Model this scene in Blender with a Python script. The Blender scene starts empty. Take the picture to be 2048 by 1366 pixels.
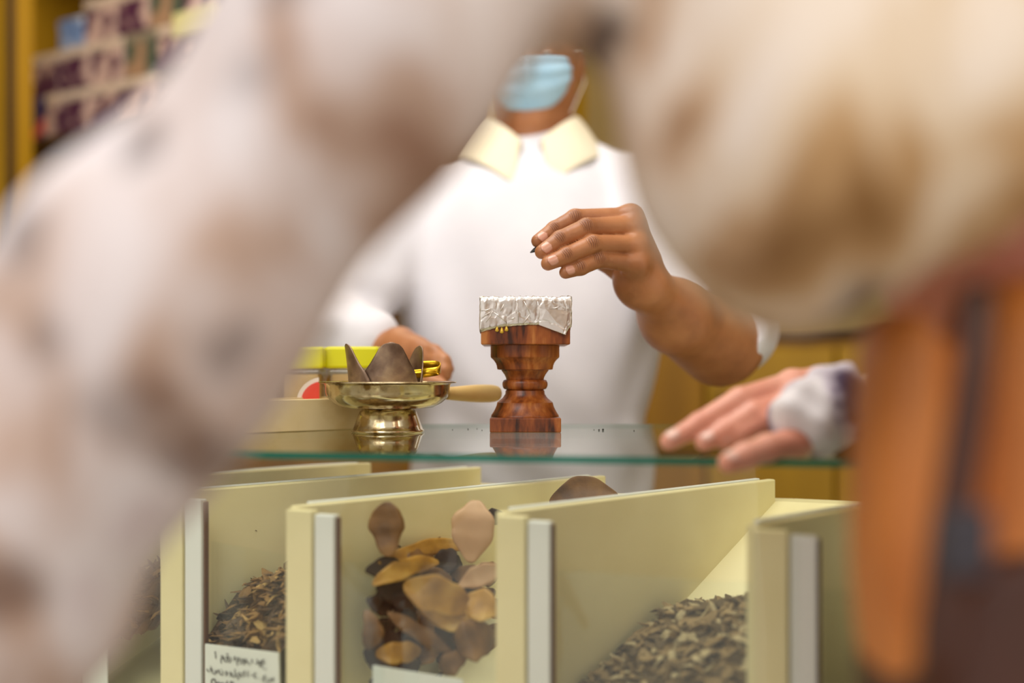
import bpy, bmesh, math, random
import numpy as np
from mathutils import Vector, Matrix
random.seed(7)
C = bpy.context.scene.collection
# ------------------------------------------------------------------ camera
F = 1991.0            # focal length in pixels of a 2048 wide frame (35 mm lens)
CZ = 1.063            # eye height, the counter's glass is at 1.0
HY = 740.0            # horizon row
cam = bpy.data.cameras.new('camera'); camo = bpy.data.objects.new('camera', cam); C.objects.link(camo)
camo.location = (0, 0, CZ); camo.rotation_euler = (math.radians(90), 0, 0)
cam.sensor_width = 36; cam.lens = 35; cam.shift_y = (HY-683)/2048
cam.clip_start = 0.02
cam.dof.use_dof = True; cam.dof.focus_distance = 1.0; cam.dof.aperture_fstop = 1.45
bpy.context.scene.camera = camo
def W(px, py, Y):
    return Vector(((px-1024)/F*Y, Y, CZ+(HY-py)/F*Y))
# ------------------------------------------------------------------ world, light, exposure
w = bpy.data.worlds.new('world'); bpy.context.scene.world = w; w.use_nodes = True
bg = w.node_tree.nodes['Background']; bg.inputs[0].default_value = (1.0, 0.945, 0.875, 1); bg.inputs[1].default_value = 0.72
def area(name, loc, target, size, power, col, sy=None):
    l = bpy.data.lights.new(name, 'AREA'); l.energy = power; l.color = col; l.size = size
    if sy: l.shape = 'RECTANGLE'; l.size_y = sy
    o = bpy.data.objects.new(name, l); C.objects.link(o); o.location = loc
    o.rotation_euler = (Vector(target)-Vector(loc)).to_track_quat('-Z', 'Y').to_euler()
    return o
area('ceiling_light', (-0.1, 0.95, 2.55), (0.0, 1.1, 1.0), 1.1, 15, (1, 0.96, 0.91), 0.5)
area('ceiling_light', (-0.9, -0.5, 2.5), (0.0, 1.0, 1.1), 1.2, 13, (1, 0.96, 0.95), 0.8)
area('ceiling_light', (1.3, -0.7, 2.4), (0.3, 1.0, 1.0), 0.9, 7, (1, 0.86, 0.68), 0.6)
area('ceiling_light', (-0.3, 2.1, 2.55), (-0.4, 2.6, 1.0), 1.2, 9, (1, 0.85, 0.62), 0.4)
vs = bpy.context.scene.view_settings
vs.view_transform = 'Standard'; vs.look = 'None'; vs.gamma = 1; vs.exposure = 0.22; vs.use_curve_mapping = False
# ------------------------------------------------------------------ materials
def srgb(r, g, b):
    f = lambda c: (c/255/12.92 if c/255 <= 0.04045 else ((c/255+0.055)/1.055)**2.4)
    return (f(r), f(g), f(b), 1)
class NT:
    def __init__(s, name):
        s.m = bpy.data.materials.new(name); s.m.use_nodes = True; s.t = s.m.node_tree
        s.b = s.t.nodes['Principled BSDF']
    def n(s, typ, **kw):
        nd = s.t.nodes.new(typ)
        for k, v in kw.items():
            if k in nd.inputs: nd.inputs[k].default_value = v
            else: setattr(nd, k, v)
        return nd
    def l(s, a, b): s.t.links.new(a, b)
def ramp(N, fac, stops):
    r = N.n('ShaderNodeValToRGB'); e = r.color_ramp.elements
    while len(e) < len(stops): e.new(0.5)
    for k, (p, c) in enumerate(stops): e[k].position = p; e[k].color = c
    N.l(fac, r.inputs[0]); return r.outputs[0]
def pmat(name, cols, rough=0.5, metal=0.0, scale=8.0, stretch=(1,1,1), bump=0.0, bscale=None, detail=4.0, sss=0.0, spec=0.5, dist=0.0):
    N = NT(name); b = N.b
    b.inputs['Roughness'].default_value = rough; b.inputs['Metallic'].default_value = metal
    b.inputs['Specular IOR Level'].default_value = spec
    tc = N.n('ShaderNodeTexCoord'); mp = N.n('ShaderNodeMapping'); mp.inputs['Scale'].default_value = stretch
    N.l(tc.outputs['Object'], mp.inputs[0])
    if len(cols) == 1: b.inputs['Base Color'].default_value = cols[0]
    else:
        nz = N.n('ShaderNodeTexNoise', Scale=scale, Detail=detail, Distortion=dist); N.l(mp.outputs[0], nz.inputs['Vector'])
        k = len(cols)-1
        N.l(ramp(N, nz.outputs['Fac'], [(0.3+0.4*i/k, c) for i, c in enumerate(cols)]), b.inputs['Base Color'])
    if bump:
        nb = N.n('ShaderNodeTexNoise', Scale=bscale or scale*3, Detail=6.0); N.l(mp.outputs[0], nb.inputs['Vector'])
        bu = N.n('ShaderNodeBump', Strength=bump, Distance=0.002); N.l(nb.outputs['Fac'], bu.inputs['Height']); N.l(bu.outputs[0], b.inputs['Normal'])
    if sss:
        b.inputs['Subsurface Weight'].default_value = sss; b.inputs['Subsurface Radius'].default_value = (0.6, 0.25, 0.15); b.inputs['Subsurface Scale'].default_value = 0.006
    return N.m
def glassmat(name, tint=(1,1,1,1), refl=1.0, bump=0.0):
    """thin clear pane: straight-through transmission plus a Schlick reflection"""
    N = NT(name); t = N.t; t.nodes.remove(N.b)
    ge = N.n('ShaderNodeNewGeometry')
    d = N.n('ShaderNodeVectorMath', operation='DOT_PRODUCT'); N.l(ge.outputs['Normal'], d.inputs[0]); N.l(ge.outputs['Incoming'], d.inputs[1])
    a = N.n('ShaderNodeMath', operation='ABSOLUTE'); N.l(d.outputs['Value'], a.inputs[0])
    s1 = N.n('ShaderNodeMath', operation='SUBTRACT'); s1.inputs[0].default_value = 1; N.l(a.outputs[0], s1.inputs[1])
    p = N.n('ShaderNodeMath', operation='POWER'); N.l(s1.outputs[0], p.inputs[0]); p.inputs[1].default_value = 5
    m = N.n('ShaderNodeMath', operation='MULTIPLY_ADD'); N.l(p.outputs[0], m.inputs[0]); m.inputs[1].default_value = 0.96*refl; m.inputs[2].default_value = 0.04*refl
    tr = N.n('ShaderNodeBsdfTransparent'); tr.inputs[0].default_value = tint
    gl = N.n('ShaderNodeBsdfGlossy'); gl.inputs['Roughness'].default_value = 0.015; gl.inputs[0].default_value = (0.97, 1, 0.98, 1)
    mx = N.n('ShaderNodeMixShader'); N.l(m.outputs[0], mx.inputs[0]); N.l(tr.outputs[0], mx.inputs[1]); N.l(gl.outputs[0], mx.inputs[2])
    N.l(mx.outputs[0], t.nodes['Material Output'].inputs[0])
    return N.m
def edgemat():
    N = NT('glass_edge'); t = N.t; t.nodes.remove(N.b)
    tr = N.n('ShaderNodeBsdfTransparent'); tr.inputs[0].default_value = (0.10, 0.42, 0.33, 1)
    df = N.n('ShaderNodeBsdfDiffuse'); df.inputs[0].default_value = (0.04, 0.26, 0.20, 1)
    mx = N.n('ShaderNodeMixShader'); mx.inputs[0].default_value = 0.55; N.l(tr.outputs[0], mx.inputs[1]); N.l(df.outputs[0], mx.inputs[2])
    N.l(mx.outputs[0], t.nodes['Material Output'].inputs[0]); return N.m
# ------------------------------------------------------------------ object helpers
def props(o, label=None, cat=None, group=None, kind=None):
    if label: o['label'] = label
    if cat: o['category'] = cat
    if group: o['group'] = group
    if kind: o['kind'] = kind
    return o
ROOT = {}
def thing(name, loc, label, cat, group=None):
    o = bpy.data.objects.new(name, None); C.objects.link(o); o.location = loc; o.empty_display_size = 0.02
    ROOT[o] = Vector(loc); return props(o, label, cat, group)
def mesh(name, verts, faces, mat, parent=None, smooth=True, bevel=0, solid=0, sub=0, origin=None, recalc=True, mods=None):
    """verts in world space; the object sits at `origin` (or at its parent thing's base)"""
    me = bpy.data.meshes.new(name)
    if parent is not None: off = ROOT[parent]
    elif origin is not None: off = Vector(origin)
    else:
        a = np.array([tuple(v) for v in verts]); off = Vector(((a[:,0].min()+a[:,0].max())/2, (a[:,1].min()+a[:,1].max())/2, a[:,2].min()))
    o3 = np.array(off)
    if isinstance(verts, np.ndarray):
        me.from_pydata((verts-o3).tolist(), [], faces.tolist() if isinstance(faces, np.ndarray) else faces)
    else: me.from_pydata([tuple(Vector(v)-off) for v in verts], [], faces)
    me.update()
    if recalc:
        bm = bmesh.new(); bm.from_mesh(me); bmesh.ops.recalc_face_normals(bm, faces=bm.faces); bm.to_mesh(me); bm.free()
    for m in (mat if isinstance(mat, (list, tuple)) else [mat]): me.materials.append(m)
    if smooth: me.polygons.foreach_set('use_smooth', [True]*len(me.polygons))
    o = bpy.data.objects.new(name, me); C.objects.link(o)
    if parent is not None:
        o.parent = parent; ROOT[o] = off
    else: o.location = off; ROOT[o] = off
    if solid: md = o.modifiers.new('solid', 'SOLIDIFY'); md.thickness = solid; md.offset = 0
    if bevel: md = o.modifiers.new('bevel', 'BEVEL'); md.width = bevel; md.segments = 2; md.limit_method = 'ANGLE'
    if sub: md = o.modifiers.new('sub', 'SUBSURF'); md.levels = sub; md.render_levels = sub
    return o
class G:
    """geometry collector"""
    def __init__(s): s.v = []; s.f = []
    def add(s, v, f):
        n = len(s.v); s.v += [Vector(x) for x in v]; s.f += [tuple(i+n for i in q) for q in f]; return s
    def box(s, x0, x1, y0, y1, z0, z1, M=None):
        v = [Vector((x, y, z)) for z in (z0, z1) for y in (y0, y1) for x in (x0, x1)]
        if M: v = [M @ p for p in v]
        return s.add(v, [(0,2,3,1),(4,5,7,6),(0,1,5,4),(2,6,7,3),(0,4,6,2),(1,3,7,5)])
    def prism(s, poly, z0, z1):
        n = len(poly); v = [(p[0], p[1], z0) for p in poly]+[(p[0], p[1], z1) for p in poly]
        return s.add(v, [tuple(range(n))[::-1], tuple(range(n, 2*n))]+[(i, (i+1)%n, n+(i+1)%n, n+i) for i in range(n)])
    def lathe(s, prof, c, n=48, sq=None):
        k = len(prof); v = []
        for r, z in prof:
            for i in range(n):
                a = 2*math.pi*i/n; v.append((c[0]+r*math.cos(a), c[1]+r*math.sin(a), c[2]+z))
        f = [(j*n+i, j*n+(i+1)%n, (j+1)*n+(i+1)%n, (j+1)*n+i) for j in range(k-1) for i in range(n)]
        if prof[0][0] > 1e-6: f.append(tuple(range(n))[::-1])
        if prof[-1][0] > 1e-6: f.append(tuple(range((k-1)*n, k*n)))
        return s.add(v, f)
    def tube(s, pts, rad, n=12, flat=1.0):
        pts = [Vector(p) for p in pts]; k = len(pts); v = []
        if not isinstance(rad, (list, tuple)): rad = [rad]*k
        for j, p in enumerate(pts):
            d = (pts[min(j+1, k-1)]-pts[max(j-1, 0)]).normalized()
            a = d.cross(Vector((0, 0, 1)));  a = a.normalized() if a.length > 1e-3 else Vector((1, 0, 0)); b = a.cross(d).normalized()
            for i in range(n):
                t = 2*math.pi*i/n; v.append(p+a*rad[j]*math.cos(t)+b*rad[j]*flat*math.sin(t))
        f = [(j*n+i, j*n+(i+1)%n, (j+1)*n+(i+1)%n, (j+1)*n+i) for j in range(k-1) for i in range(n)]
        f += [tuple(range(n))[::-1], tuple(range((k-1)*n, k*n))]
        return s.add(v, f)
    def make(s, name, mat, parent=None, **kw): return mesh(name, s.v, s.f, mat, parent, **kw)
def spline(pts, n=8):
    """Catmull-Rom through points (any dimension)"""
    P = np.array([list(p) for p in pts], float); out = []
    P = np.vstack([2*P[0]-P[1], P, 2*P[-1]-P[-2]])
    for i in range(1, len(P)-2):
        for k in range(n):
            t = k/n; a, b, c, d = P[i-1:i+3]
            out.append(0.5*(2*b+(c-a)*t+(2*a-5*b+4*c-d)*t*t+(3*b-a-3*c+d)*t**3))
    out.append(P[-2]); return out
# ---- signed distance surfaces for bodies and cloth
class SDF:
    def __init__(s, lo, hi, h):
        s.h = h; s.lo = np.array(lo, np.float32); n = np.ceil((np.array(hi)-s.lo)/h).astype(int)+1
        ax = [s.lo[i]+h*np.arange(n[i], dtype=np.float32) for i in range(3)]
        s.X, s.Y, s.Z = ax[0][:,None,None], ax[1][None,:,None], ax[2][None,None,:]; s.n = n
    def cone(s, a, b, ra, rb):
        a = [float(x) for x in a]; b = [float(x) for x in b]; d = [b[i]-a[i] for i in range(3)]; L = sum(x*x for x in d)+1e-9
        t = np.clip(((s.X-a[0])*d[0]+(s.Y-a[1])*d[1]+(s.Z-a[2])*d[2])/L, 0, 1)
        return np.sqrt((s.X-a[0]-t*d[0])**2+(s.Y-a[1]-t*d[1])**2+(s.Z-a[2]-t*d[2])**2)-(ra+(rb-ra)*t)
    def ell(s, c, r, R=None):
        x, y, z = s.X-float(c[0]), s.Y-float(c[1]), s.Z-float(c[2])
        if R is not None:
            Rt = np.array(R.to_3x3().transposed()); x, y, z = (Rt[i][0]*x+Rt[i][1]*y+Rt[i][2]*z for i in range(3))
        k = np.sqrt((x/r[0])**2+(y/r[1])**2+(z/r[2])**2)
        return (k-1)*min(r)*(0.5+0.5*np.minimum(k, 1)) if False else (k-1)*min(r)
    def chain(s, pts, rad, k=0.004):
        f = None
        for i in range(len(pts)-1):
            g = s.cone(pts[i], pts[i+1], rad[i], rad[i+1]); f = g if f is None else smin(f, g, k)
        return f
    def mesh(s, f):
        return surfnet(np.broadcast_to(f, s.n).astype(np.float32), s.lo, s.h)
def smin(a, b, k):
    h = np.maximum(k-np.abs(a-b), 0)/k; return np.minimum(a, b)-h*h*k*0.25
def smax(a, b, k): return -smin(-a, -b, k)
def surfnet(f, lo, h):
    f = f.copy()
    for ax in range(3):      # close at the borders
        sl = [slice(None)]*3
        for e in (0, -1): sl[ax] = e; f[tuple(sl)] = np.maximum(f[tuple(sl)], h*0.5)
    s = f < 0; nx, ny, nz = f.shape
    cnt = np.zeros((nx-1, ny-1, nz-1), np.int8); corners = [(i, j, k) for i in (0,1) for j in (0,1) for k in (0,1)]
    cut = lambda a, c: a[c[0]:nx-1+c[0], c[1]:ny-1+c[1], c[2]:nz-1+c[2]]
    for c in corners: cnt += cut(s, c)
    idx = np.argwhere((cnt > 0) & (cnt < 8)); I, J, K = idx.T
    vid = -np.ones((nx-1, ny-1, nz-1), np.int64); vid[I, J, K] = np.arange(len(idx))
    acc = np.zeros((len(idx), 3)); num = np.zeros(len(idx))
    for a in corners:
        for ax in range(3):
            if a[ax]: continue
            b = list(a); b[ax] = 1
            fa = f[I+a[0], J+a[1], K+a[2]]; fb = f[I+b[0], J+b[1], K+b[2]]; m = (fa < 0) != (fb < 0)
            t = np.where(m, fa/np.where(m, fa-fb, 1), 0); p = np.tile(np.array(a, float), (len(idx), 1)); p[:, ax] += t
            acc[m] += p[m]; num[m] += 1
    V = (idx+acc/num[:, None])*h+lo; Fc = []
    for ax in range(3):
        u, v = (ax+1) % 3, (ax+2) % 3; sl0 = [slice(None)]*3; sl1 = [slice(None)]*3; sl0[ax] = slice(0, -1); sl1[ax] = slice(1, None)
        e = np.argwhere(s[tuple(sl0)] != s[tuple(sl1)])
        e = e[(e[:, u] > 0) & (e[:, v] > 0) & (e[:, u] < f.shape[u]-1) & (e[:, v] < f.shape[v]-1)]
        def g(du, dv): q = e.copy(); q[:, u] -= du; q[:, v] -= dv; return vid[q[:, 0], q[:, 1], q[:, 2]]
        q = np.stack([g(0,0), g(1,0), g(1,1), g(0,1)], 1)
        flip = s[tuple(sl0)][e[:, 0], e[:, 1], e[:, 2]]; q[flip] = q[flip][:, ::-1]; Fc.append(q)
    Fc = np.vstack(Fc); return V, Fc[:, ::-1][(Fc >= 0).all(1)]
def joinm(*ms):
    V = []; Fq = []; n = 0
    for v, f in ms: V.append(v); Fq.append(f+n); n += len(v)
    return np.vstack(V), np.vstack(Fq)
def smoothmod(o, it=3, fac=0.5):
    md = o.modifiers.new('smooth', 'SMOOTH'); md.iterations = it; md.factor = fac
def text_mesh(name, body, size, mat, parent, M, align='CENTER'):
    cu = bpy.data.curves.new(name, 'FONT'); cu.body = body; cu.size = size; cu.align_x = align; cu.extrude = 0.0002
    to = bpy.data.objects.new(name, cu); C.objects.link(to); bpy.context.view_layer.update()
    me = bpy.data.meshes.new_from_object(to.evaluated_get(bpy.context.evaluated_depsgraph_get()))
    bpy.data.objects.remove(to); me.transform(M); me.transform(Matrix.Translation(-ROOT[parent])); me.materials.append(mat)
    o = bpy.data.objects.new(name, me); C.objects.link(o); o.parent = parent; ROOT[o] = ROOT[parent]; return o

# ================================================================== materials used
M_wall = pmat('cream_plaster', [srgb(205,180,120), srgb(215,190,130)], 0.8, scale=3)
M_floor = pmat('tile_floor', [srgb(150,130,105), srgb(170,150,120)], 0.35, scale=4)
M_ceil = pmat('white_ceiling', [srgb(225,220,205)], 0.9)
M_gold = pmat('mustard_wood', [srgb(150,105,8), srgb(178,128,12)], 0.55, scale=3, stretch=(3,3,0.6))
M_gold_l = pmat('yellow_board', [srgb(176,134,16), srgb(192,148,22)], 0.5, scale=5, stretch=(2,2,0.5))
M_dkwood = pmat('dark_wood', [srgb(60,38,14), srgb(80,52,18)], 0.6, scale=6)
M_pane = glassmat('clear_pane', (0.985, 0.995, 0.985, 1), 0.5)
M_top = glassmat('counter_glass', (0.95, 0.985, 0.965, 1), 1.0)
M_edge = edgemat()
M_cream = pmat('cream_board', [srgb(238,224,168), srgb(246,234,182), srgb(241,228,174)], 0.45, scale=9, bump=0.1)
M_white = pmat('white_acrylic', [srgb(234,236,226), srgb(242,243,234)], 0.35, scale=6)
M_line = pmat('brown_seam', [srgb(110,72,40)], 0.6)
# ================================================================== room shell
def struct(name, g, mat, **kw): o = g.make(name, mat, smooth=False, **kw); o['kind'] = 'structure'; return o
struct('floor', G().box(-3.2, 3.2, -1.2, 3.9, -0.05, 0), M_floor)
struct('ceiling', G().box(-3.2, 3.2, -0.2, 3.9, 2.7, 2.75), M_ceil)
struct('wall_back', G().box(-3.2, 3.2, 3.8, 3.9, 0, 2.7), M_wall)
struct('wall_left', G().box(-3.3, -3.2, -0.2, 3.9, 0, 2.7), M_wall)
struct('wall_right', G().box(3.2, 3.3, -0.2, 3.9, 0, 2.7), M_wall)
# ---- wall shelf on the left with purple boxes (front face rotated, right end nearer)
sd = Vector((0.875, -0.485, 0)); sn = Vector((0.485, 0.875, 0)); S0 = Vector((-1.36, 2.8, 0))
def SM(origin): return Matrix(((sd.x, sn.x, 0, origin.x), (sd.y, sn.y, 0, origin.y), (0, 0, 1, 0), (0, 0, 0, 1)))
MS = SM(S0)
sh = thing('wall_shelf', S0+sn*0.2, 'mustard wood wall shelf holding stacked purple and white boxes', 'shelf')
G().box(-0.11, -0.05, -0.05, 0.36, 0, 2.4, MS).make('side_panel', M_gold_l, sh, smooth=False, bevel=0.004)
G().box(-0.05, 1.5, 0.34, 0.37, 0, 2.4, MS).make('back_panel', M_gold, sh, smooth=False)
G().box(1.5, 1.56, -0.03, 0.36, 0, 2.4, MS).make('side_panel', M_gold_l, sh, smooth=False, bevel=0.004)
zb = CZ+(HY-272)/F*2.8-0.012
for z in (0.3, 0.78, 1.25, zb-0.012, 2.2):
    G().box(-0.05, 1.5, -0.005, 0.34, z-0.012, z+0.012, MS).make('shelf_board', M_dkwood if z == zb-0.012 else M_gold, sh, smooth=False, bevel=0.002)
# the wooden post in front of it at the frame's left edge
pst = W(6, 500, 2.55)
struct('trim_1', G().box(-0.06, 0.012, 0, 0.08, 0, 2.7, SM(Vector((pst.x, pst.y, 0)))), M_gold_l, bevel=0.006)
struct('trim_2', G().box(0.012, 0.022, 0.0, 0.02, 0, 2.7, SM(Vector((pst.x, pst.y, 0)))), M_dkwood)
# printed box faces: purple with big pale flowers and a pale lid band
def boxmat(name, base, pale, band, seed):
    N = NT(name); tc = N.n('ShaderNodeTexCoord'); mp = N.n('ShaderNodeMapping'); mp.inputs['Location'].default_value = (seed, seed*2, seed); N.l(tc.outputs['Object'], mp.inputs[0])
    v = N.n('ShaderNodeTexNoise', Scale=16.0, Detail=1.0); N.l(mp.outputs[0], v.inputs['Vector'])
    c = ramp(N, v.outputs['Fac'], [(0.50, base), (0.58, pale)])
    sx = N.n('ShaderNodeSeparateXYZ'); N.l(tc.outputs['Object'], sx.inputs[0])
    gt = N.n('ShaderNodeMath', operation='GREATER_THAN'); N.l(sx.outputs['Z'], gt.inputs[0]); gt.inputs[1].default_value = 0.088
    mx = N.n('ShaderNodeMix', data_type='RGBA'); N.l(gt.outputs[0], mx.inputs[0]); N.l(c, mx.inputs[6]); mx.inputs[7].default_value = band
    N.l(mx.outputs[2], N.b.inputs['Base Color']); N.b.inputs['Roughness'].default_value = 0.35; return N.m
purple, pinkw, bandc = srgb(84,38,72), srgb(214,182,172), srgb(226,206,186)
BM = [boxmat('purple_flower_print', purple, pinkw, bandc, k*3.1) for k in range(3)]
BMblue = boxmat('blue_white_print', srgb(120,150,200), srgb(205,215,235), srgb(190,205,225), 5)
BMgreen = boxmat('green_picture_print', srgb(84,96,80), srgb(176,140,110), srgb(150,140,120), 9)
BMred = boxmat('navy_red_print', srgb(28,24,92), srgb(225,90,70), srgb(30,28,110), 4)
M_lid = pmat('pale_lid', [srgb(228,208,188)], 0.4)
def gift_box(k0, z, wd, ht, mat, label, dy=0.0, lidh=0.022):
    o0 = S0+sd*(k0+wd/2)+sn*(0.06+dy); T = SM(S0+sd*k0+sn*dy)
    t = thing('gift_box', (o0.x, o0.y, z), label, 'box', 'printed boxes on the wall shelf')
    G().box(0.002, wd-0.002, 0.0, 0.14, z, z+ht-lidh, T).make('carton', mat, t, smooth=False, bevel=0.002)
    G().box(0.0, wd, -0.002, 0.142, z+ht-lidh, z+ht, T).make('lid', M_lid if mat in BM else mat, t, smooth=False, bevel=0.003)
zr = zb; HB = 0.115
gift_box(0.005, zr, 0.062, HB, BMred, 'small navy and red box, leftmost in bottom row on the wall shelf')
gift_box(0.07, zr, 0.06, HB, BM[2], 'narrow purple box right beside the navy and red box, bottom row')
gift_box(0.135, zr, 0.122, HB, BM[0], 'purple and white box, second from the left post, bottom row')
gift_box(0.262, zr, 0.122, HB, BM[1], 'purple and white box, third from the left post, bottom row')
gift_box(0.389, zr, 0.122, HB, BM[2], 'purple and white box, fourth from the left post, bottom row')
gift_box(0.005, zr+HB+0.001, 0.125, HB, BM[1], 'purple and white box, leftmost of middle row on the wall shelf')
gift_box(0.133, zr+HB+0.001, 0.125, HB, BM[0], 'purple and white box in middle row, between two purple boxes')
gift_box(0.262, zr+HB+0.001, 0.125, HB, BM[2], 'purple and white box in middle row, left of green picture box')
gift_box(0.392, zr+HB+0.001, 0.12, HB, BMgreen, 'green and brown picture box in middle row of the shelf')
gift_box(0.515, zr+HB+0.001, 0.12, HB, BM[1], 'purple and white box right of green picture box, middle row')
gift_box(0.13, zr+2*HB+0.002, 0.1, 0.08, BMblue, 'small light blue box on top of the purple boxes')
gift_box(0.235, zr+2*HB+0.002, 0.125, HB, BM[2], 'dark purple box in top row, right of the light blue box')
gift_box(0.363, zr+2*HB+0.002, 0.12, HB, BM[0], 'purple and white box in top row, left of the patterned green one')
gift_box(0.486, zr+2*HB+0.002, 0.12, HB, BMgreen, 'green and brown picture box in top row of the shelf')
gift_box(0.61, zr+2*HB+0.002, 0.12, HB, BM[2], 'purple and white box, rightmost of top row on the shelf')
# pale yellow price board hung in front of the boxes
pb = [W(345, 28, 2.3), W(432, 8, 2.22), W(432, 62, 2.22), W(345, 76, 2.3)]
n_ = Vector((0.02, 0.03, 0))
o = mesh('shelf_sign', [p for p in pb]+[p+n_ for p in pb], [(0,1,2,3),(7,6,5,4),(0,4,5,1),(1,5,6,2),(2,6,7,3),(3,7,4,0)], pmat('pale_yellow_card', [srgb(240,232,165)], 0.5), smooth=False, bevel=0.003)
props(o, 'blank pale yellow sign in front of the purple boxes, at top of the shelf', 'sign')
# ---- yellow cabinet behind the shopkeeper on the right
cb = thing('back_cabinet', (0.85, 2.85, 0), 'mustard yellow cabinet along the back, right of the shopkeeper', 'cabinet')
ct = W(1600, 657, 2.62).z
G().box(0.15, 1.55, 2.65, 3.1, 0.06, ct-0.02).make('body', M_gold, cb, smooth=False)
G().box(0.13, 1.57, 2.62, 3.12, ct-0.02, ct).make('worktop', M_dkwood, cb, smooth=False, bevel=0.003)
for k in range(4):
    x0 = 0.17+k*0.345; g = G().box(x0, x0+0.335, 2.62, 2.648, 0.12, ct-0.05)
    d = g.make('door', M_gold_l if k in (1, 2) else M_gold, cb, smooth=False, bevel=0.006)
    G().tube([(x0+0.03, 2.6, ct-0.30), (x0+0.03, 2.6, ct-0.16)], 0.005).make('handle', M_dkwood, d)
G().box(0.16, 1.54, 2.66, 3.09, 0, 0.06).make('plinth', M_dkwood, cb, smooth=False)
# ================================================================== display counter
EDL = Vector((-1.1, 0.92)); EDR = Vector((1.25, 0.53))          # front edge of the glass, seen at x=-.2 Y=.77 and x=.144 Y=.713
def edgeY(x): return 0.77+(x+0.197)*(-0.167)
XL, XR, YB = -1.1, 1.2, 1.16
dc = thing('display_counter', (0, 1.0, 0), 'glass topped display counter with green glass edge and wooden bins inside', 'counter')
top = mesh('glass_top', [(XL, edgeY(XL), 0.9945), (XR, edgeY(XR), 0.9945), (XR, YB, 0.9945), (XL, YB, 0.9945), (XL, edgeY(XL), 1.0), (XR, edgeY(XR), 1.0), (XR, YB, 1.0), (XL, YB, 1.0)],
    [(3,2,1,0), (4,5,6,7), (0,1,5,4), (1,2,6,5), (2,3,7,6), (3,0,4,7)], [M_top, M_edge, M_pane], dc, smooth=False)
for p in top.data.polygons:
    p.material_index = 1 if abs(p.normal.z) < 0.5 else (0 if p.normal.z > 0 else 2)
def slab(x0, x1, off0, off1, z0, z1):
    return G().add([(x0, edgeY(x0)+off0, z0), (x1, edgeY(x1)+off0, z0), (x1, edgeY(x1)+off1, z0), (x0, edgeY(x0)+off1, z0), (x0, edgeY(x0)+off0, z1), (x1, edgeY(x1)+off0, z1), (x1, edgeY(x1)+off1, z1), (x0, edgeY(x0)+off1, z1)],
        [(3,2,1,0), (4,5,6,7), (0,1,5,4), (1,2,6,5), (2,3,7,6), (3,0,4,7)])
slab(XL+0.01, XR-0.01, 0.010, 0.014, 0.56, 0.9943).make('front_pane', M_pane, dc, smooth=False)
M_steel = pmat('brushed_steel', [srgb(170,165,155), srgb(190,185,175)], 0.35, 0.9, scale=30)
slab(XL, XR, -0.005, 0.03, 0.0, 0.55).make('front_panel', M_white, dc, smooth=False, bevel=0.003)
G().add([(XL, edgeY(XL)+0.03, 0.55), (XR, edgeY(XR)+0.03, 0.55), (XR, YB, 0.55), (XL, YB, 0.55), (XL, edgeY(XL)+0.03, 0.56), (XR, edgeY(XR)+0.03, 0.56), (XR, YB, 0.56), (XL, YB, 0.56)],
    [(3,2,1,0), (4,5,6,7), (0,1,5,4), (1,2,6,5), (2,3,7,6), (3,0,4,7)]).make('display_floor', M_white, dc, smooth=False)
for x in (XL, XR-0.02): G().box(x, x+0.02, edgeY(x)+0.03, YB, 0, 0.9943).make('end_panel', M_white, dc, smooth=False)
G().box(XL+0.02, XR-0.02, YB-0.02, YB, 0.0, 0.80).make('rear_panel', M_white, dc, smooth=False)
# ---- bins
U = Vector((0.76, 0.65, 0)).normalized()
ZT = CZ-0.115; HBN = 0.115
def Pb(px, py): Y = HBN*F/(py-HY); return Vector(((px-1024)/F*Y, Y, 0))
FR = [Vector((-0.46, 0.995, 0)), Pb(340, 985), Pb(590, 1013), Pb(1005, 1025), Pb(1512, 1052), Vector((0.34, 0.716, 0))]
VD = (FR[4]-FR[1]).normalized(); PW = 0.047; LB = 0.375; Z0 = 0.66
def rampz(t): return 0.925-0.558*(LB-t) if t > 0.0 else 0.925-0.558*LB
def heapmesh(i, hfun, ns=26, nt=34):
    A, B = FR[i], FR[i+1]; wv = B-A; v = []; 
    for a in range(ns+1):
        for b in range(nt+1):
            s, t = a/ns, b/nt*LB; p = A+wv*(0.03+0.94*s)+U*(0.012+t*0.96); z = hfun(s, t); v.append((p.x, p.y, z+0.0*random.random()))
    f = [(a*(nt+1)+b, (a+1)*(nt+1)+b, (a+1)*(nt+1)+b+1, a*(nt+1)+b+1) for a in range(ns) for b in range(nt)]
    return v, f
names = [('white display bin of dark chips at the far left, partly behind patterned sleeve'),
         ('white display bin of dark brown wood chips with printed price label'),
         ('cream display bin holding large curved brown roots, middle of counter'),
         ('cream display bin of grey brown chips with broad empty side panel'),
         ('whitish display bin nearest the tan handbag, right end of counter')]
BINS = []
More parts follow.
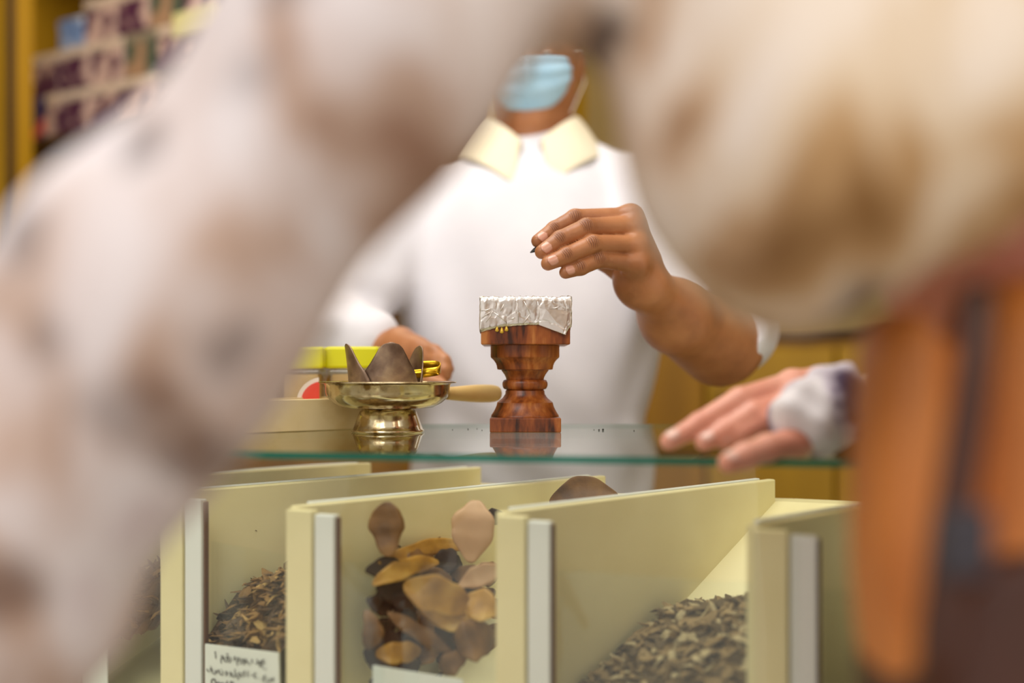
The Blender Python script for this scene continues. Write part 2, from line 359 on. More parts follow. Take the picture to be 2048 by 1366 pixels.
for i in range(5):
    A, B = FR[i], FR[i+1]
    bn = thing('display_bin', ((A+B)/2+U*0.12).xyz[:2]+(Z0,), names[i], 'bin', 'display bins inside the glass counter')
    BINS.append(bn)
    nrm = Vector((-U.y, U.x, 0))
    # side panel, a wide cream board; double board at its top edge
    pts = [A, A+U*LB, A+U*LB+nrm*0.009, A+nrm*0.009]
    G().prism(pts, Z0, ZT).make('side_panel', M_cream, bn, smooth=False, bevel=0.0015)
    pts = [A+nrm*0.011+U*0.02, A+U*(LB-0.012)+nrm*0.011, A+U*(LB-0.012)+nrm*0.017, A+nrm*0.017+U*0.02]
    G().prism(pts, Z0, ZT+0.001).make('divider', M_white, bn, smooth=False, bevel=0.001)
    # front post in two strips with brown seam
    e = VD; q = Vector((e.y, -e.x, 0)) 
    def strip(s0, s1, d0, d1, z1, mat, nm): 
        pp = [A+e*s0+q*d0, A+e*s1+q*d0, A+e*s1+q*d1, A+e*s0+q*d1]
        return G().prism(pp, Z0, z1).make(nm, mat, bn, smooth=False, bevel=0.001)
    strip(-0.001, 0.024, 0.001, 0.012, ZT-0.001, M_cream, 'front_post')
    strip(0.0255, PW-0.003, 0.001, 0.010, ZT-0.004, M_white, 'front_strip')
    strip(PW-0.003, PW-0.001, 0.001, 0.007, ZT-0.006, M_line, 'seam')
    # sloping back board and floor
    C0, D0 = A+U*LB, B+U*LB
    tb = -0.0
    v = [(A+U*0.01).to_tuple()[:2]+(rampz(0.01),), (B+U*0.01).to_tuple()[:2]+(rampz(0.01),), D0.to_tuple()[:2]+(0.925,), C0.to_tuple()[:2]+(0.925,)]
    v += [(x[0], x[1], x[2]-0.008) for x in v]
    G().add(v, [(0,1,2,3), (7,6,5,4), (0,4,5,1), (1,5,6,2), (2,6,7,3), (3,7,4,0)]).make('sloping_back', M_cream, bn, smooth=False)
    E = Vector((0.05, 0.022, 0)); 
    v = [C0, D0, D0+nrm*0+U*0.035, C0+U*0.035]
    G().prism(v, 0.917, 0.925).make('rear_ledge', M_cream, bn, smooth=False, bevel=0.001)
    v = [A+e*PW, B, B+U*0.003, A+e*PW+U*0.003]
    G().prism(v, Z0, 0.905).make('glass_front', M_pane, bn, smooth=False)
    G().prism([A, B, D0, C0], Z0-0.006, Z0).make('base', M_cream, bn, smooth=False)
# pale end wall behind the bins on the right
# ---- heaps of chips (uncountable): a bed plus hundreds of slivers in one mesh
def slivers(i, hfun, n, lmin, lmax, rr, mats, name, label, cat, trange=(0.008, 0.33), flat=0.45):
    v, f = heapmesh(i, hfun); g = G().add(v, f); nf = len(g.f); A, B = FR[i], FR[i+1]; wv = B-A; mi = [0]*nf
    rnd = random.Random(i*7+1)
    for k in range(n):
        s, t = rnd.uniform(0.06, 0.95), rnd.uniform(*trange); p = A+wv*s+U*(0.012+t); z = hfun(s, t)
        if z < rampz(t)-0.004: continue
        L = rnd.uniform(lmin, lmax); r = L*rr*rnd.uniform(0.6, 1.5)
        ax = Vector((rnd.uniform(-1, 1), rnd.uniform(-1, 1), rnd.uniform(-0.35, 0.6))).normalized()
        up = Vector((rnd.uniform(-.4, .4), rnd.uniform(-.4, .4), 1)); si = ax.cross(up).normalized(); up = si.cross(ax)
        c = Vector((p.x, p.y, z+r*0.5)); vv = []
        for j, (a, sc) in enumerate(((-1, 0.35), (-0.4, 1), (0.35, 0.8), (1, 0.15))):
            bend = up*(0.18*L*(1-a*a)*rnd.uniform(-0.5, 1))
            for (b1, b2) in ((-1, 0), (0, 1), (1, 0.1), (0.1, -1)): vv.append(c+ax*a*L/2+si*b1*r*sc+up*b2*r*sc*flat+bend)
        ff = [(j*4+m, j*4+(m+1)%4, (j+1)*4+(m+1)%4, (j+1)*4+m) for j in range(3) for m in range(4)]+[(3,2,1,0), (12,13,14,15)]
        g.add(vv, ff); mi += [rnd.randrange(len(mats))]*14
    o = mesh(name, g.v, g.f, mats, smooth=False)
    o.data.polygons.foreach_set('material_index', mi); props(o, label, cat, None, 'stuff'); return o
chipD = [pmat('chip_dark', [srgb(70,46,20), srgb(110,76,34)], 0.7, scale=60), pmat('chip_brown', [srgb(120,84,40), srgb(160,120,62)], 0.7, scale=60), pmat('chip_tan', [srgb(180,140,78), srgb(200,164,98)], 0.7, scale=60)]
chipG = [pmat('chip_grey', [srgb(130,104,62), srgb(166,138,90)], 0.8, scale=60), pmat('chip_olive', [srgb(84,66,36), srgb(118,94,54)], 0.8, scale=60), pmat('chip_pale', [srgb(176,156,112), srgb(196,176,132)], 0.8, scale=60)]
def nz(s, t, a): return a*(math.sin(17*s+31*t)+math.sin(29*s-23*t+1.3)+math.sin(53*s+47*t))/3
hZ = lambda s, t: max(rampz(t)-0.012, min(0.842+0.058*s, 0.775+t*1.2+0.05*s)+0.05*t+nz(s, t, 0.006) if t < 0.28 else 0)
hB = lambda s, t: rampz(t)-0.01+(0.046+0.060*s)*max(0, min(1, (0.24-t)/0.10))*min(1, 0.45+t/0.1)+nz(s, t, 0.006)
slivers(1, hZ, 2400, 0.012, 0.034, 0.14, [chipD[0], chipD[0], chipD[1], chipD[1], chipD[2]], 'wood_chips', 'heap of dark brown wood chips in the bin with the printed label', 'wood chips')
slivers(0, hZ, 900, 0.012, 0.03, 0.14, [chipD[0], chipD[0], chipD[1]], 'wood_chips', 'dark wood chips in the far left bin, behind the patterned sleeve', 'wood chips')
slivers(3, hB, 1700, 0.010, 0.026, 0.2, [chipG[0], chipG[1], chipG[1], chipG[0], chipG[2]], 'wood_chips', 'sloping heap of grey brown chips in the bin below the cream panel', 'wood chips')
slivers(4, lambda s, t: hB(s, t)-0.03, 500, 0.010, 0.026, 0.2, chipG, 'wood_chips', 'low heap of grey brown chips in the rightmost bin', 'wood chips')
# ---- big roots in the middle bin, each a thing
rootm = [pmat('root_golden', [srgb(120,76,20), srgb(186,136,52), srgb(226,184,100)], 0.42, scale=24, bump=0.7, bscale=70),
         pmat('root_brown', [srgb(72,44,16), srgb(128,88,42), srgb(166,122,66)], 0.5, scale=28, bump=0.8, bscale=70),
         pmat('root_pink', [srgb(190,146,104), srgb(214,176,134)], 0.55, scale=16, bump=0.4, bscale=60),
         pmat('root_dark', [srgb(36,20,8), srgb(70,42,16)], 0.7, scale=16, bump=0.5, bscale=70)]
def root(a, b, wd, mat, label, sag=0.0, flat=0.55, Ya=0.90, Yb=None):
    Yb = Yb or Ya; p, q = W(a[0], a[1], Ya), W(b[0], b[1], Yb); ax = q-p; L = ax.length; ax.normalize()
    vw = Vector((0, -1, 0.25)).normalized(); si = ax.cross(vw).normalized(); up = si.cross(ax).normalized(); r = wd/2/F*(Ya+Yb)/2
    rn = random.Random(int(a[0]*7+b[1])); n, m = 18, 14; v = []; ph = rn.uniform(0, 6); tw_ = rn.uniform(-0.7, 0.7); sk_ = rn.uniform(-0.18, 0.18)
    for j in range(n+1):
        u = j/n; us = u+sk_*u*(1-u)*2; e = max(0.07, (math.sin(math.pi*(0.03+0.94*us)))**0.75)*(1+0.08*math.sin(7*u+ph)+0.06*math.sin(17*u+2*ph)); c = p+ax*L*u+si*(-sag*L*4*u*(1-u))+up*r*0.5*math.sin(3.2*u+ph)
        ct, st = math.cos(tw_*(u-0.5)), math.sin(tw_*(u-0.5)); si2 = si*ct+up*st; up2 = up*ct-si*st
        for i in range(m):
            t = 2*math.pi*i/m; rr = r*e*(1+0.10*math.sin(3*t+ph+3*u)+rn.uniform(-0.05, 0.05)); cx = math.cos(t); sy = math.sin(t)
            v.append(c+si2*rr*cx+up2*(rr*flat*sy+ (0.45*rr*cx*cx)))
    f = [(j*m+i, j*m+(i+1)%m, (j+1)*m+(i+1)%m, (j+1)*m+i) for j in range(n) for i in range(m)]+[tuple(range(m))[::-1], tuple(range(n*m, n*m+m))]
    o = mesh('dried_root', v, f, mat, sub=1); props(o, label, 'root', 'large roots in the middle bin'); return o
RG, RB, RP, RD = rootm
root((776, 1112), (774, 1004), 72, RB, 'ear shaped brown root standing upright at left of the bin', Ya=0.865)
root((752, 1128), (945, 1092), 34, RG, 'long thin golden root lying across the top of the pile', sag=0.05, Ya=0.862, Yb=0.95)
root((740, 1172), (882, 1122), 44, RG, 'curved golden root pointing left below the long thin one', sag=0.06, Ya=0.852, Yb=0.9)
root((940, 1118), (952, 1010), 84, RP, 'large pinkish root standing up against the bin post', Ya=0.90, Yb=0.93)
root((915, 1175), (1010, 1128), 42, RP, 'pinkish root stick tucked behind the bin post', Ya=0.865)
root((808, 1166), (946, 1226), 78, RG, 'broad golden oval root in the centre of pile', sag=0.05, Ya=0.85, flat=0.3)
root((930, 1195), (992, 1228), 66, RG, 'stubby golden root right of the broad oval one', Ya=0.852)
root((840, 1222), (950, 1252), 58, RG, 'golden root under the broad oval root', Ya=0.858, sag=0.06)
root((738, 1300), (732, 1218), 44, RB, 'brown root curled against the left wall of the bin', sag=-0.15, Ya=0.848)
root((775, 1224), (905, 1308), 34, RB, 'thin brown root slanting down to the right', Ya=0.846)
root((752, 1308), (842, 1300), 48, RG, 'dull golden root just above the blank card', Ya=0.85)
root((912, 1290), (985, 1262), 88, RB, 'reddish brown root at the lower right beside bin post', Ya=0.856, flat=0.5)
root((880, 1340), (935, 1304), 46, RB, 'short brown root at the bottom, right of the blank card', Ya=0.85)
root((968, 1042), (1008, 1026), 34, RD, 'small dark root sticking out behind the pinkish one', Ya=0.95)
root((1098, 1004), (1236, 992), 52, RB, 'flat brown root resting behind the cream side panel', sag=0.14, Ya=1.0, Yb=1.0, flat=0.3)
root((800, 1142), (905, 1160), 40, RB, 'brown root filling the gap over the broad oval one', Ya=0.905)
root((900, 1146), (985, 1160), 46, RB, 'brown root behind the pinkish stick', Ya=0.915)
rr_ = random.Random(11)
for k in range(54):  # filler roots; near-black ones carry the shade of the pile's gaps in their colour
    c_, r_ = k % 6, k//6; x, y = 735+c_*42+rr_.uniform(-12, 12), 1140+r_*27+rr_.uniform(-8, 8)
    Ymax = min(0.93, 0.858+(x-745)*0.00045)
    root((x, y), (x+rr_.uniform(35, 75), y+rr_.uniform(-40, 40)), rr_.uniform(34, 58), (RD, RD, RB)[k % 3], 'brown root half hidden down between the golden roots' if k % 3 == 2 else 'filler root coloured nearly black for the shade between the golden roots', Ya=Ymax, Yb=Ymax+0.02, sag=rr_.uniform(-.08, .08), flat=0.5)
# ---- labels on the bin fronts
M_paper = pmat('label_paper', [srgb(236,240,226)], 0.6); M_ink = pmat('label_ink', [srgb(50,42,38)], 0.7)
def card(name, quad, Ys, label, parent=None):
    P4 = [W(x, y, Y) for (x, y), Y in zip(quad, Ys)]; n_ = Vector((0.0008, 0.0012, 0))
    t = thing(name, P4[3], label, 'label', 'price labels on the bins')
    mesh('card', P4+[p+n_ for p in P4], [(0,1,2,3), (7,6,5,4), (0,4,5,1), (1,5,6,2), (2,6,7,3), (3,7,4,0)], M_paper, t, smooth=False)
    return t, P4
t, P4 = card('price_label', [(410, 1288), (557, 1306), (560, 1440), (410, 1440)], [0.901, 0.845, 0.845, 0.901], 'printed price label in two scripts on the bin of dark brown chips')
ux = (P4[1]-P4[0]); wdt = ux.length; ux.normalize(); uy = (P4[0]-P4[3]).normalized(); un = ux.cross(uy).normalized(); uy2 = un.cross(ux)
def LM(fx, fy):
    o = P4[0]+ux*wdt*fx-uy*0.0+Vector((0, 0, -fy))-un*(-0.0012)
    return Matrix(((ux.x, uy2.x, un.x, o.x), (ux.y, uy2.y, un.y, o.y), (ux.z, uy2.z, un.z, o.z), (0, 0, 0, 1)))
for k, (tx, sz) in enumerate((('\u0661  \u0645\u0642\u0631 \u0647\u0645\u0631\u0648\u0628 \u062f\u0648\u0639', 0.0095), ('\u0641\u0635\u0646 \u0648 \u0648\u0644\u064a\u0643 \u0627 \u0660\u0660\u0664 . \u0631\u0639\u0633', 0.0078), ('Oood Burma No. 1', 0.0098), ('Price QR. 400', 0.0098))):
    text_mesh('lettering', tx, sz, M_ink, t, LM(0.5, 0.0115+k*0.0125))
card('price_label', [(745, 1331), (925, 1360), (925, 1450), (745, 1450)], [0.821, 0.805, 0.805, 0.821], 'blank white card at the foot of the root pile')
card('price_label', [(160, 1252), (214, 1254), (214, 1400), (160, 1400)], [0.974, 0.960, 0.960, 0.974], 'pale yellow edged card on the far left bin')

# ================================================================== wooden burner with foil
def grainmat():
    N = NT('turned_wood'); tc = N.n('ShaderNodeTexCoord'); mp = N.n('ShaderNodeMapping'); mp.inputs['Scale'].default_value = (1, 1, 0.22); N.l(tc.outputs['Object'], mp.inputs[0])
    n1 = N.n('ShaderNodeTexNoise', Scale=38.0, Detail=5.0, Distortion=0.6); N.l(mp.outputs[0], n1.inputs['Vector'])
    n2 = N.n('ShaderNodeTexNoise', Scale=260.0, Detail=3.0); N.l(mp.outputs[0], n2.inputs['Vector'])
    a = N.n('ShaderNodeMath', operation='MULTIPLY_ADD'); N.l(n2.outputs['Fac'], a.inputs[0]); a.inputs[1].default_value = 0.35; N.l(n1.outputs['Fac'], a.inputs[2])
    c = ramp(N, a.outputs[0], [(0.50, srgb(58,24,8)), (0.61, srgb(122,58,18)), (0.74, srgb(160,86,32)), (0.88, srgb(192,122,58))]); N.l(c, N.b.inputs['Base Color'])
    N.b.inputs['Roughness'].default_value = 0.36; bu = N.n('ShaderNodeBump', Strength=0.25, Distance=0.0006); N.l(a.outputs[0], bu.inputs['Height']); N.l(bu.outputs[0], N.b.inputs['Normal']); return N.m
M_tw = grainmat()
SC = 4.017; MY = 1.036                          # burner axis depth; px -> metres there
mc = W(1050, 862, MY)
ms = MY/F
inc = thing('incense_burner', (mc.x, MY, 1.0), 'turned reddish wood incense burner with foil wrapped square top', 'incense burner')
def zz(zy): return 1.0+(1210-zy)/SC*ms*0.965
def sq(hw, z0, z1): return (mc.x-hw, mc.x+hw, MY-hw, MY+hw, z0, z1)
bw = 287/SC*ms*0.965; tw = 719/2/SC*ms*0.955
G().box(*sq(bw, 1.0, zz(1092))).make('base', M_tw, inc, smooth=False, bevel=0.0012)
prof = [(552,1092),(550,1082),(546,1078),(520,1060),(488,1030),(466,1005),(456,985),(453,975),(440,970),(364,937),(322,905),(318,880),(300,868),(330,866),(352,858),(366,840),(370,825),(366,808),(350,792),(330,786),(306,784),(312,770),(335,745),(372,718),(382,712),(384,706),(448,702),(454,696),(462,670),(478,648),(510,625),(545,608),(556,603),(561,596),(562,505)]
G().lathe([(r/2/SC*ms*0.985, zz(z)-1.0) for r, z in prof], (mc.x, MY, 1.0), 72).make('turned_stem', M_tw, inc, smooth=True)
_s = inc.children[-1]; md = _s.modifiers.new('edges', 'EDGE_SPLIT'); md.split_angle = math.radians(35)
g = G(); zt0, zt1 = zz(503), zz(140)
g.box(*sq(tw, zt0, zz(260))).make('cup', M_tw, inc, smooth=False, bevel=0.0012)
N = NT('crumpled_foil'); N.b.inputs['Metallic'].default_value = 0.85; N.b.inputs['Roughness'].default_value = 0.30; N.b.inputs['Base Color'].default_value = srgb(236,230,224)
tc = N.n('ShaderNodeTexCoord'); vo = N.n('ShaderNodeTexVoronoi', Scale=42.0, feature='DISTANCE_TO_EDGE'); nn = N.n('ShaderNodeTexNoise', Scale=34.0, Detail=3.0)
N.l(tc.outputs['Object'], nn.inputs['Vector']); mx = N.n('ShaderNodeVectorMath', operation='MULTIPLY_ADD'); N.l(nn.outputs['Color'], mx.inputs[0]); mx.inputs[1].default_value = (0.03,)*3; N.l(tc.outputs['Object'], mx.inputs[2]); N.l(mx.outputs[0], vo.inputs['Vector'])
mn = N.n('ShaderNodeMath', operation='MINIMUM'); N.l(vo.outputs[0], mn.inputs[0]); mn.inputs[1].default_value = 0.08
ad = N.n('ShaderNodeMath', operation='MULTIPLY_ADD'); N.l(nn.outputs['Fac'], ad.inputs[0]); ad.inputs[1].default_value = 0.8; N.l(mn.outputs[0], ad.inputs[2])
bu = N.n('ShaderNodeBump', Strength=0.7, Distance=0.0045); N.l(ad.outputs[0], bu.inputs['Height']); N.l(bu.outputs[0], N.b.inputs['Normal']); M_foil = N.m
# foil shell: perimeter walk round the square, jagged lower hem
fw = tw+0.0012; per = []; NP = 44
for sde in range(4):
    for k in range(NP):
        u = -1+2*k/NP; per.append([(u, -1), (1, u), (-u, 1), (-1, -u)][sde])
def hem(u, s):       # zoomed row of the foil's lower edge
    x = 603+u*360
    if s == 0: return float(np.interp(x, [240, 400, 590, 710, 915, 925, 935, 963], [405, 365, 347, 345, 425, 418, 372, 362]))
    return 385+25*math.sin(3*u+s)
rn = random.Random(3); v = []; rows = 9
for i, (a, b) in enumerate(per):
    s_ = i//NP; uu = a if s_ in (0, 2) else b; zb_, ztp = zz(hem(uu, s_)), zz(134)+rn.uniform(-0.0006, 0.0016)
    for r in range(rows):
        q = r/(rows-1); j = 0.0007 if 0 < r < rows-1 else 0.0003
        v.append((mc.x+a*fw+rn.uniform(-j, j), MY+b*fw+rn.uniform(-j, j), zb_+(ztp-zb_)*q+rn.uniform(-j, j)))
    for (ins, dz) in ((0.93, 0.0012), (0.86, -0.002), (0.80, -0.012)):
        v.append((mc.x+a*fw*ins+rn.uniform(-j, j), MY+b*fw*ins, ztp+dz+rn.uniform(-.0006, .0006)))
R_ = rows+3; n = len(per); f = [(i*R_+r, ((i+1)%n)*R_+r, ((i+1)%n)*R_+r+1, i*R_+r+1) for i in range(n) for r in range(R_-1)]
f.append(tuple(i*R_+R_-1 for i in range(n)))
mesh('foil_wrap', v, f, M_foil, inc, smooth=True, solid=0.0004)
# loose folded flap at the right of the front and a few pressed creases
def fz(zx, zy, d=0.0): return Vector((mc.x+(zx-603)/SC*ms*0.958, MY-fw-d, zz(zy)))
v = [fz(710, 215, .0006), fz(770, 225, .002), fz(940, 230, .0012), fz(925, 425, .0035), fz(920, 428, .003), fz(712, 348, .0012)]
mesh('foil_flap', v, [(0,1,2,3,4,5)], M_foil, inc, smooth=False, solid=0.0005)
g = G()
for (a, b, c, d) in ((245,235,330,215),(330,235,450,330),(340,230,285,330),(255,295,330,240),(765,320,930,300),(535,170,545,330),(590,160,640,260),(640,260,580,345),(700,160,715,340),(930,180,935,300),(800,215,880,200),(430,180,400,240),(870,230,925,280),(470,300,520,290)):
    p, q = fz(a, b, 0.0006), fz(c, d, 0.0006); mid = (p+q)/2+Vector((rn.uniform(-.0008, .0008), -0.0006, rn.uniform(-.0008, .0008)))
    g.tube([p, mid, q], [0.0002, 0.0006, 0.0002], 6)
g.make('foil_creases', M_foil, inc)
M_goldp = pmat('gold_paint', [srgb(236,196,70)], 0.35, 0.3)
g = G()
for (x, y, dx) in ((373, 385, -4), (412, 398, 0), (450, 382, 4)):
    c = fz(x, y, -0.0009); g.tube([c+Vector((dx*-1e-4, 0, 0.0042)), c+Vector((0, 0, 0.001)), c+Vector((0, 0, -0.001)), c+Vector((dx*1e-5, 0, -0.0022))], [0.0006, 0.0015, 0.0021, 0.0009], 10)
g.make('painted_drops', M_goldp, inc)

# ================================================================== brass dish on cup foot
N = NT('aged_brass'); tc = N.n('ShaderNodeTexCoord'); nn = N.n('ShaderNodeTexNoise', Scale=45.0, Detail=6.0); N.l(tc.outputs['Object'], nn.inputs['Vector'])
N.l(ramp(N, nn.outputs['Fac'], [(0.35, srgb(120,92,48)), (0.47, srgb(208,192,154)), (0.7, srgb(226,214,186))]), N.b.inputs['Base Color'])
N.b.inputs['Metallic'].default_value = 1; N.l(ramp(N, nn.outputs['Fac'], [(0.35, (.35,)*3+(1,)), (0.5, (.14,)*3+(1,))]), N.b.inputs['Roughness']); M_brass = N.m
DY = 1.01; ds = DY/F; dcx = (776-1024)*ds; dz0 = 1.0
dish = thing('burner_dish', (dcx, DY, 1.0), 'wide silvery brass dish on a small upturned cup foot', 'dish')
foot = [(0.0345,0.0),(0.0366,0.0008),(0.0368,0.0022),(0.0352,0.0035),(0.0335,0.0080),(0.0305,0.0165),(0.0285,0.0212),(0.0255,0.0240),(0.0215,0.0252)]
G().lathe(foot, (dcx, DY, 1.0), 64).make('foot', M_brass, dish)
fz0 = 0.0252
bowl = [(0.0005,fz0),(0.046,fz0),(0.0545,fz0+0.0045),(0.0605,fz0+0.0100),(0.0622,fz0+0.0145),(0.0628,fz0+0.0225),(0.0642,fz0+0.0242),(0.0690,fz0+0.0248),(0.0696,fz0+0.0256),(0.0688,fz0+0.0262),(0.0635,fz0+0.0254),(0.0614,fz0+0.0225),(0.0605,fz0+0.0145),(0.0590,fz0+0.0108),(0.0530,fz0+0.0058),(0.0450,fz0+0.0015),(0.0005,fz0+0.0015)]
G().lathe(bowl, (dcx, DY, 1.0), 96).make('bowl', M_brass, dish)
# petal cup standing in the dish
M_pet = pmat('tarnished_metal', [srgb(88,64,50), srgb(150,126,106), srgb(206,180,144)], 0.42, 0.7, scale=30, bump=0.25, bscale=120, detail=6)
pc = Vector(((772-1024)*ds, DY+0.002, 1.0+fz0+0.0016))
pet = thing('petal_cup', pc, 'tarnished metal cup with tall rounded petals standing in the dish', 'cup')
def petal(ang, half, hgt, r=0.0315, lean=0.10, w0=1.0):
    v = []; nu, nv = 16, 30; bh = 0.012
    for j in range(nv+1):
        q = j/nv; z = q*hgt
        wdt_ = half*float(np.interp(q, [0, .25, .4, .55, .67, .8, .9, .96, .985, 1], [1, 1, .93, .78, .60, .45, .34, .24, .15, .03]))
        for i in range(nu+1):
            a = ang+wdt_*(2*i/nu-1); rr = r*(1+lean*q*q); v.append((pc.x+rr*math.sin(a), pc.y-rr*math.cos(a), pc.z+z))
    f = [(j*(nu+1)+i, j*(nu+1)+i+1, (j+1)*(nu+1)+i+1, (j+1)*(nu+1)+i) for j in range(nv) for i in range(nu)]
    mesh('petal', v, f, M_pet, pet, solid=0.0011)
petal(0.26, 0.98, 0.0635, r=0.0352, lean=0.04); petal(math.radians(-66), 0.92, 0.0625, lean=0.13, r=0.0368); petal(math.radians(122), 0.85, 0.0615, lean=0.05, r=0.0362); petal(math.radians(182), 0.6, 0.056, r=0.034)
G().lathe([(0.0005,0),(0.0335,0),(0.0342,0.006),(0.0330,0.006),(0.0325,0.0012),(0.0005,0.0012)], pc, 48).make('ring_base', M_pet, pet)
# tongs lying in the dish, and wooden handle
M_tb = pmat('yellow_brass', [srgb(200,150,20), srgb(232,190,50)], 0.25, 0.9, scale=40)
tg = W(862, 741, 1.035)
g = G(); prof = []
lp = [(-0.040,0.010,0.006), (-0.015,0.009,0.006), (0.004,0.007,0.0065), (0.0095,0.002,0.005), (0.0085,-0.004,0.001), (0.000,-0.007,-0.001), (-0.018,-0.006,-0.003), (-0.040,-0.004,-0.005)]
cs = spline(lp, 6); v = []
for p in cs:
    for dz in (-0.0045, 0.0045): v.append((tg.x+p[0], tg.y-0.003+p[1]*1.2, tg.z+p[2]*1.0+dz-0.001))
f = [(2*i, 2*i+2, 2*i+3, 2*i+1) for i in range(len(cs)-1)]
o = mesh('tongs', v, f, M_tb, solid=0.0012); props(o, 'bright brass tongs with folded loop end behind the petal cup', 'tongs')
M_hw = pmat('pale_wood', [srgb(196,150,74), srgb(222,182,108), srgb(232,200,130)], 0.45, scale=20, stretch=(0.4,1,1))
ha, hb = W(893, 787, 1.06), W(1000, 787, 1.10); hp = []
hd = hb-ha
rad = [0.0065, 0.0075, 0.0092, 0.0098, 0.0095, 0.0075, 0.002]
pts = [ha+hd*t for t in (0, .15, .45, .65, .85, .96, 1.0)]
sp = spline([tuple(p)+(r,) for p, r in zip(pts, rad)], 5)
G().tube([Vector(s[:3]) for s in sp], [float(max(s[3], .0015)) for s in sp], 20).make('handle', M_hw, dish)
G().tube([Vector((dcx+0.045, DY+0.04, 1.0+fz0+0.014)), ha+hd*0.1], 0.0022, 10).make('handle_rod', M_brass, dish)
# crumbs on the glass
M_char = pmat('charcoal', [srgb(14,20,16), srgb(34,30,28)], 0.5, scale=80, bump=0.8, bscale=200)
for k, (x, y, r) in enumerate(((936,859,.0007),(954,858,.0005),(964,861,.0005),(1198,861,.0009),(1206,861,.0012),(1188,860,.0005),(1268,862,.0006),(905,860,.0005))):
    Y = 0.063*F/(y-HY); p = W(x, y, Y); bm_ = G().lathe([(r*0.5, 0), (r, r*0.6), (r*0.7, r*1.3), (r*.1, r*1.7)], (p.x, Y, 1.0), 7)
    props(bm_.make('charcoal_crumb', M_char, smooth=False), 'tiny black charcoal crumb on the glass near the wooden burner', 'crumb', 'charcoal crumbs on the glass')

# ================================================================== cream tray and tubs at the left back of the counter
M_tray = pmat('worn_cream_wood', [srgb(196,168,110), srgb(222,200,150), srgb(228,208,162)], 0.55, scale=14, bump=0.2)
ta, tb_ = Vector((-0.56, 0.757, 0)), Vector((-0.155, 1.067, 0)); td = (tb_-ta).normalized(); tn = Vector((-td.y, td.x, 0))
tray = thing('wooden_tray', ((ta+tb_)/2+tn*0.03).to_tuple()[:2]+(1.0,), 'worn cream wooden tray on the glass, behind the brass dish', 'tray')
ta2 = ta+td*0.135
def wallp(p, q, n_, th, z0, z1): return G().prism([p, q, q+n_*th, p+n_*th], z0, z1)
wallp(ta2, tb_, tn, 0.007, 1.0002, 1.033).make('front_wall', M_tray, tray, smooth=False, bevel=0.001)
wallp(tb_+tn*0.007, tb_+tn*0.065, -td, 0.007, 1.0002, 1.033).make('end_wall', M_tray, tray, smooth=False, bevel=0.001)
wallp(ta2+tn*0.065, tb_+tn*0.065, tn, 0.007, 1.0002, 1.033).make('back_wall', M_tray, tray, smooth=False, bevel=0.001)
wallp(ta2+tn*0.007, tb_+tn*0.007-td*0.007, tn, 0.058, 1.0002, 1.005).make('bottom', M_tray, tray, smooth=False)
M_yel = pmat('bright_yellow', [srgb(228,226,0)], 0.35); M_clr = glassmat('clear_plastic', (0.96, 0.93, 0.82, 1), 1.0); M_cont = pmat('sandy_powder', [srgb(206,176,124), srgb(222,198,150)], 0.85, scale=60)
M_red = pmat('red_sticker', [srgb(226,70,50)], 0.5); M_wst = pmat('white_sticker', [srgb(236,226,214)], 0.5)
def tub(px0, px1, Y, label, sticker=False):
    x0, x1 = W(px0, 0, Y).x, W(px1, 0, Y).x; zt = W(0, 693, Y).z; zl = W(0, 737, Y).z; d = (x1-x0)*0.8
    t = thing('plastic_tub', ((x0+x1)/2, Y+d/2, 1.0), label, 'tub', 'yellow lidded tubs behind the tray')
    G().box(x0, x1, Y, Y+d, zl, zt).make('lid', M_yel, t, smooth=False, bevel=0.003)
    G().box(x0+.003, x1-.003, Y+.003, Y+d-.003, 1.0004, zl-.0005).make('clear_body', M_clr, t, smooth=False, bevel=0.003)
    G().box(x0+.006, x1-.006, Y+.006, Y+d-.006, 1.001, zl-0.006).make('contents', M_cont, t, smooth=False, bevel=0.003)
    if sticker:
        c = W(645, 803, Y); g1 = G(); g2 = G()
        def disc(g, r0, y): 
            v = [(c.x+r0*math.cos(a), y, c.z+r0*0.92*math.sin(a)) for a in [2*math.pi*i/40 for i in range(40)] if c.x+r0*math.cos(a) < x1-0.001 and c.z+r0*0.92*math.sin(a) > 1.001]
            g.add(v+[(p[0], p[1]+0.0004, p[2]) for p in v], [tuple(range(len(v))), tuple(range(len(v), 2*len(v)))[::-1]]+[(i, (i+1)%len(v), len(v)+(i+1)%len(v), len(v)+i) for i in range(len(v))])
        disc(g1, 0.029, Y+0.0026); disc(g2, 0.024, Y+0.002)
        s_ = g1.make('sticker', M_wst, t, smooth=False); g2.make('sticker_centre', M_red, s_, smooth=False)
tub(552, 646, 1.09, 'yellow lidded clear tub with round red sticker, behind the tray', True)
tub(649, 757, 1.105, 'yellow lidded clear tub behind the petal cup, right of the stickered tub')
tub(440, 546, 1.09, 'yellow lidded clear tub, leftmost, half hidden by patterned sleeve')
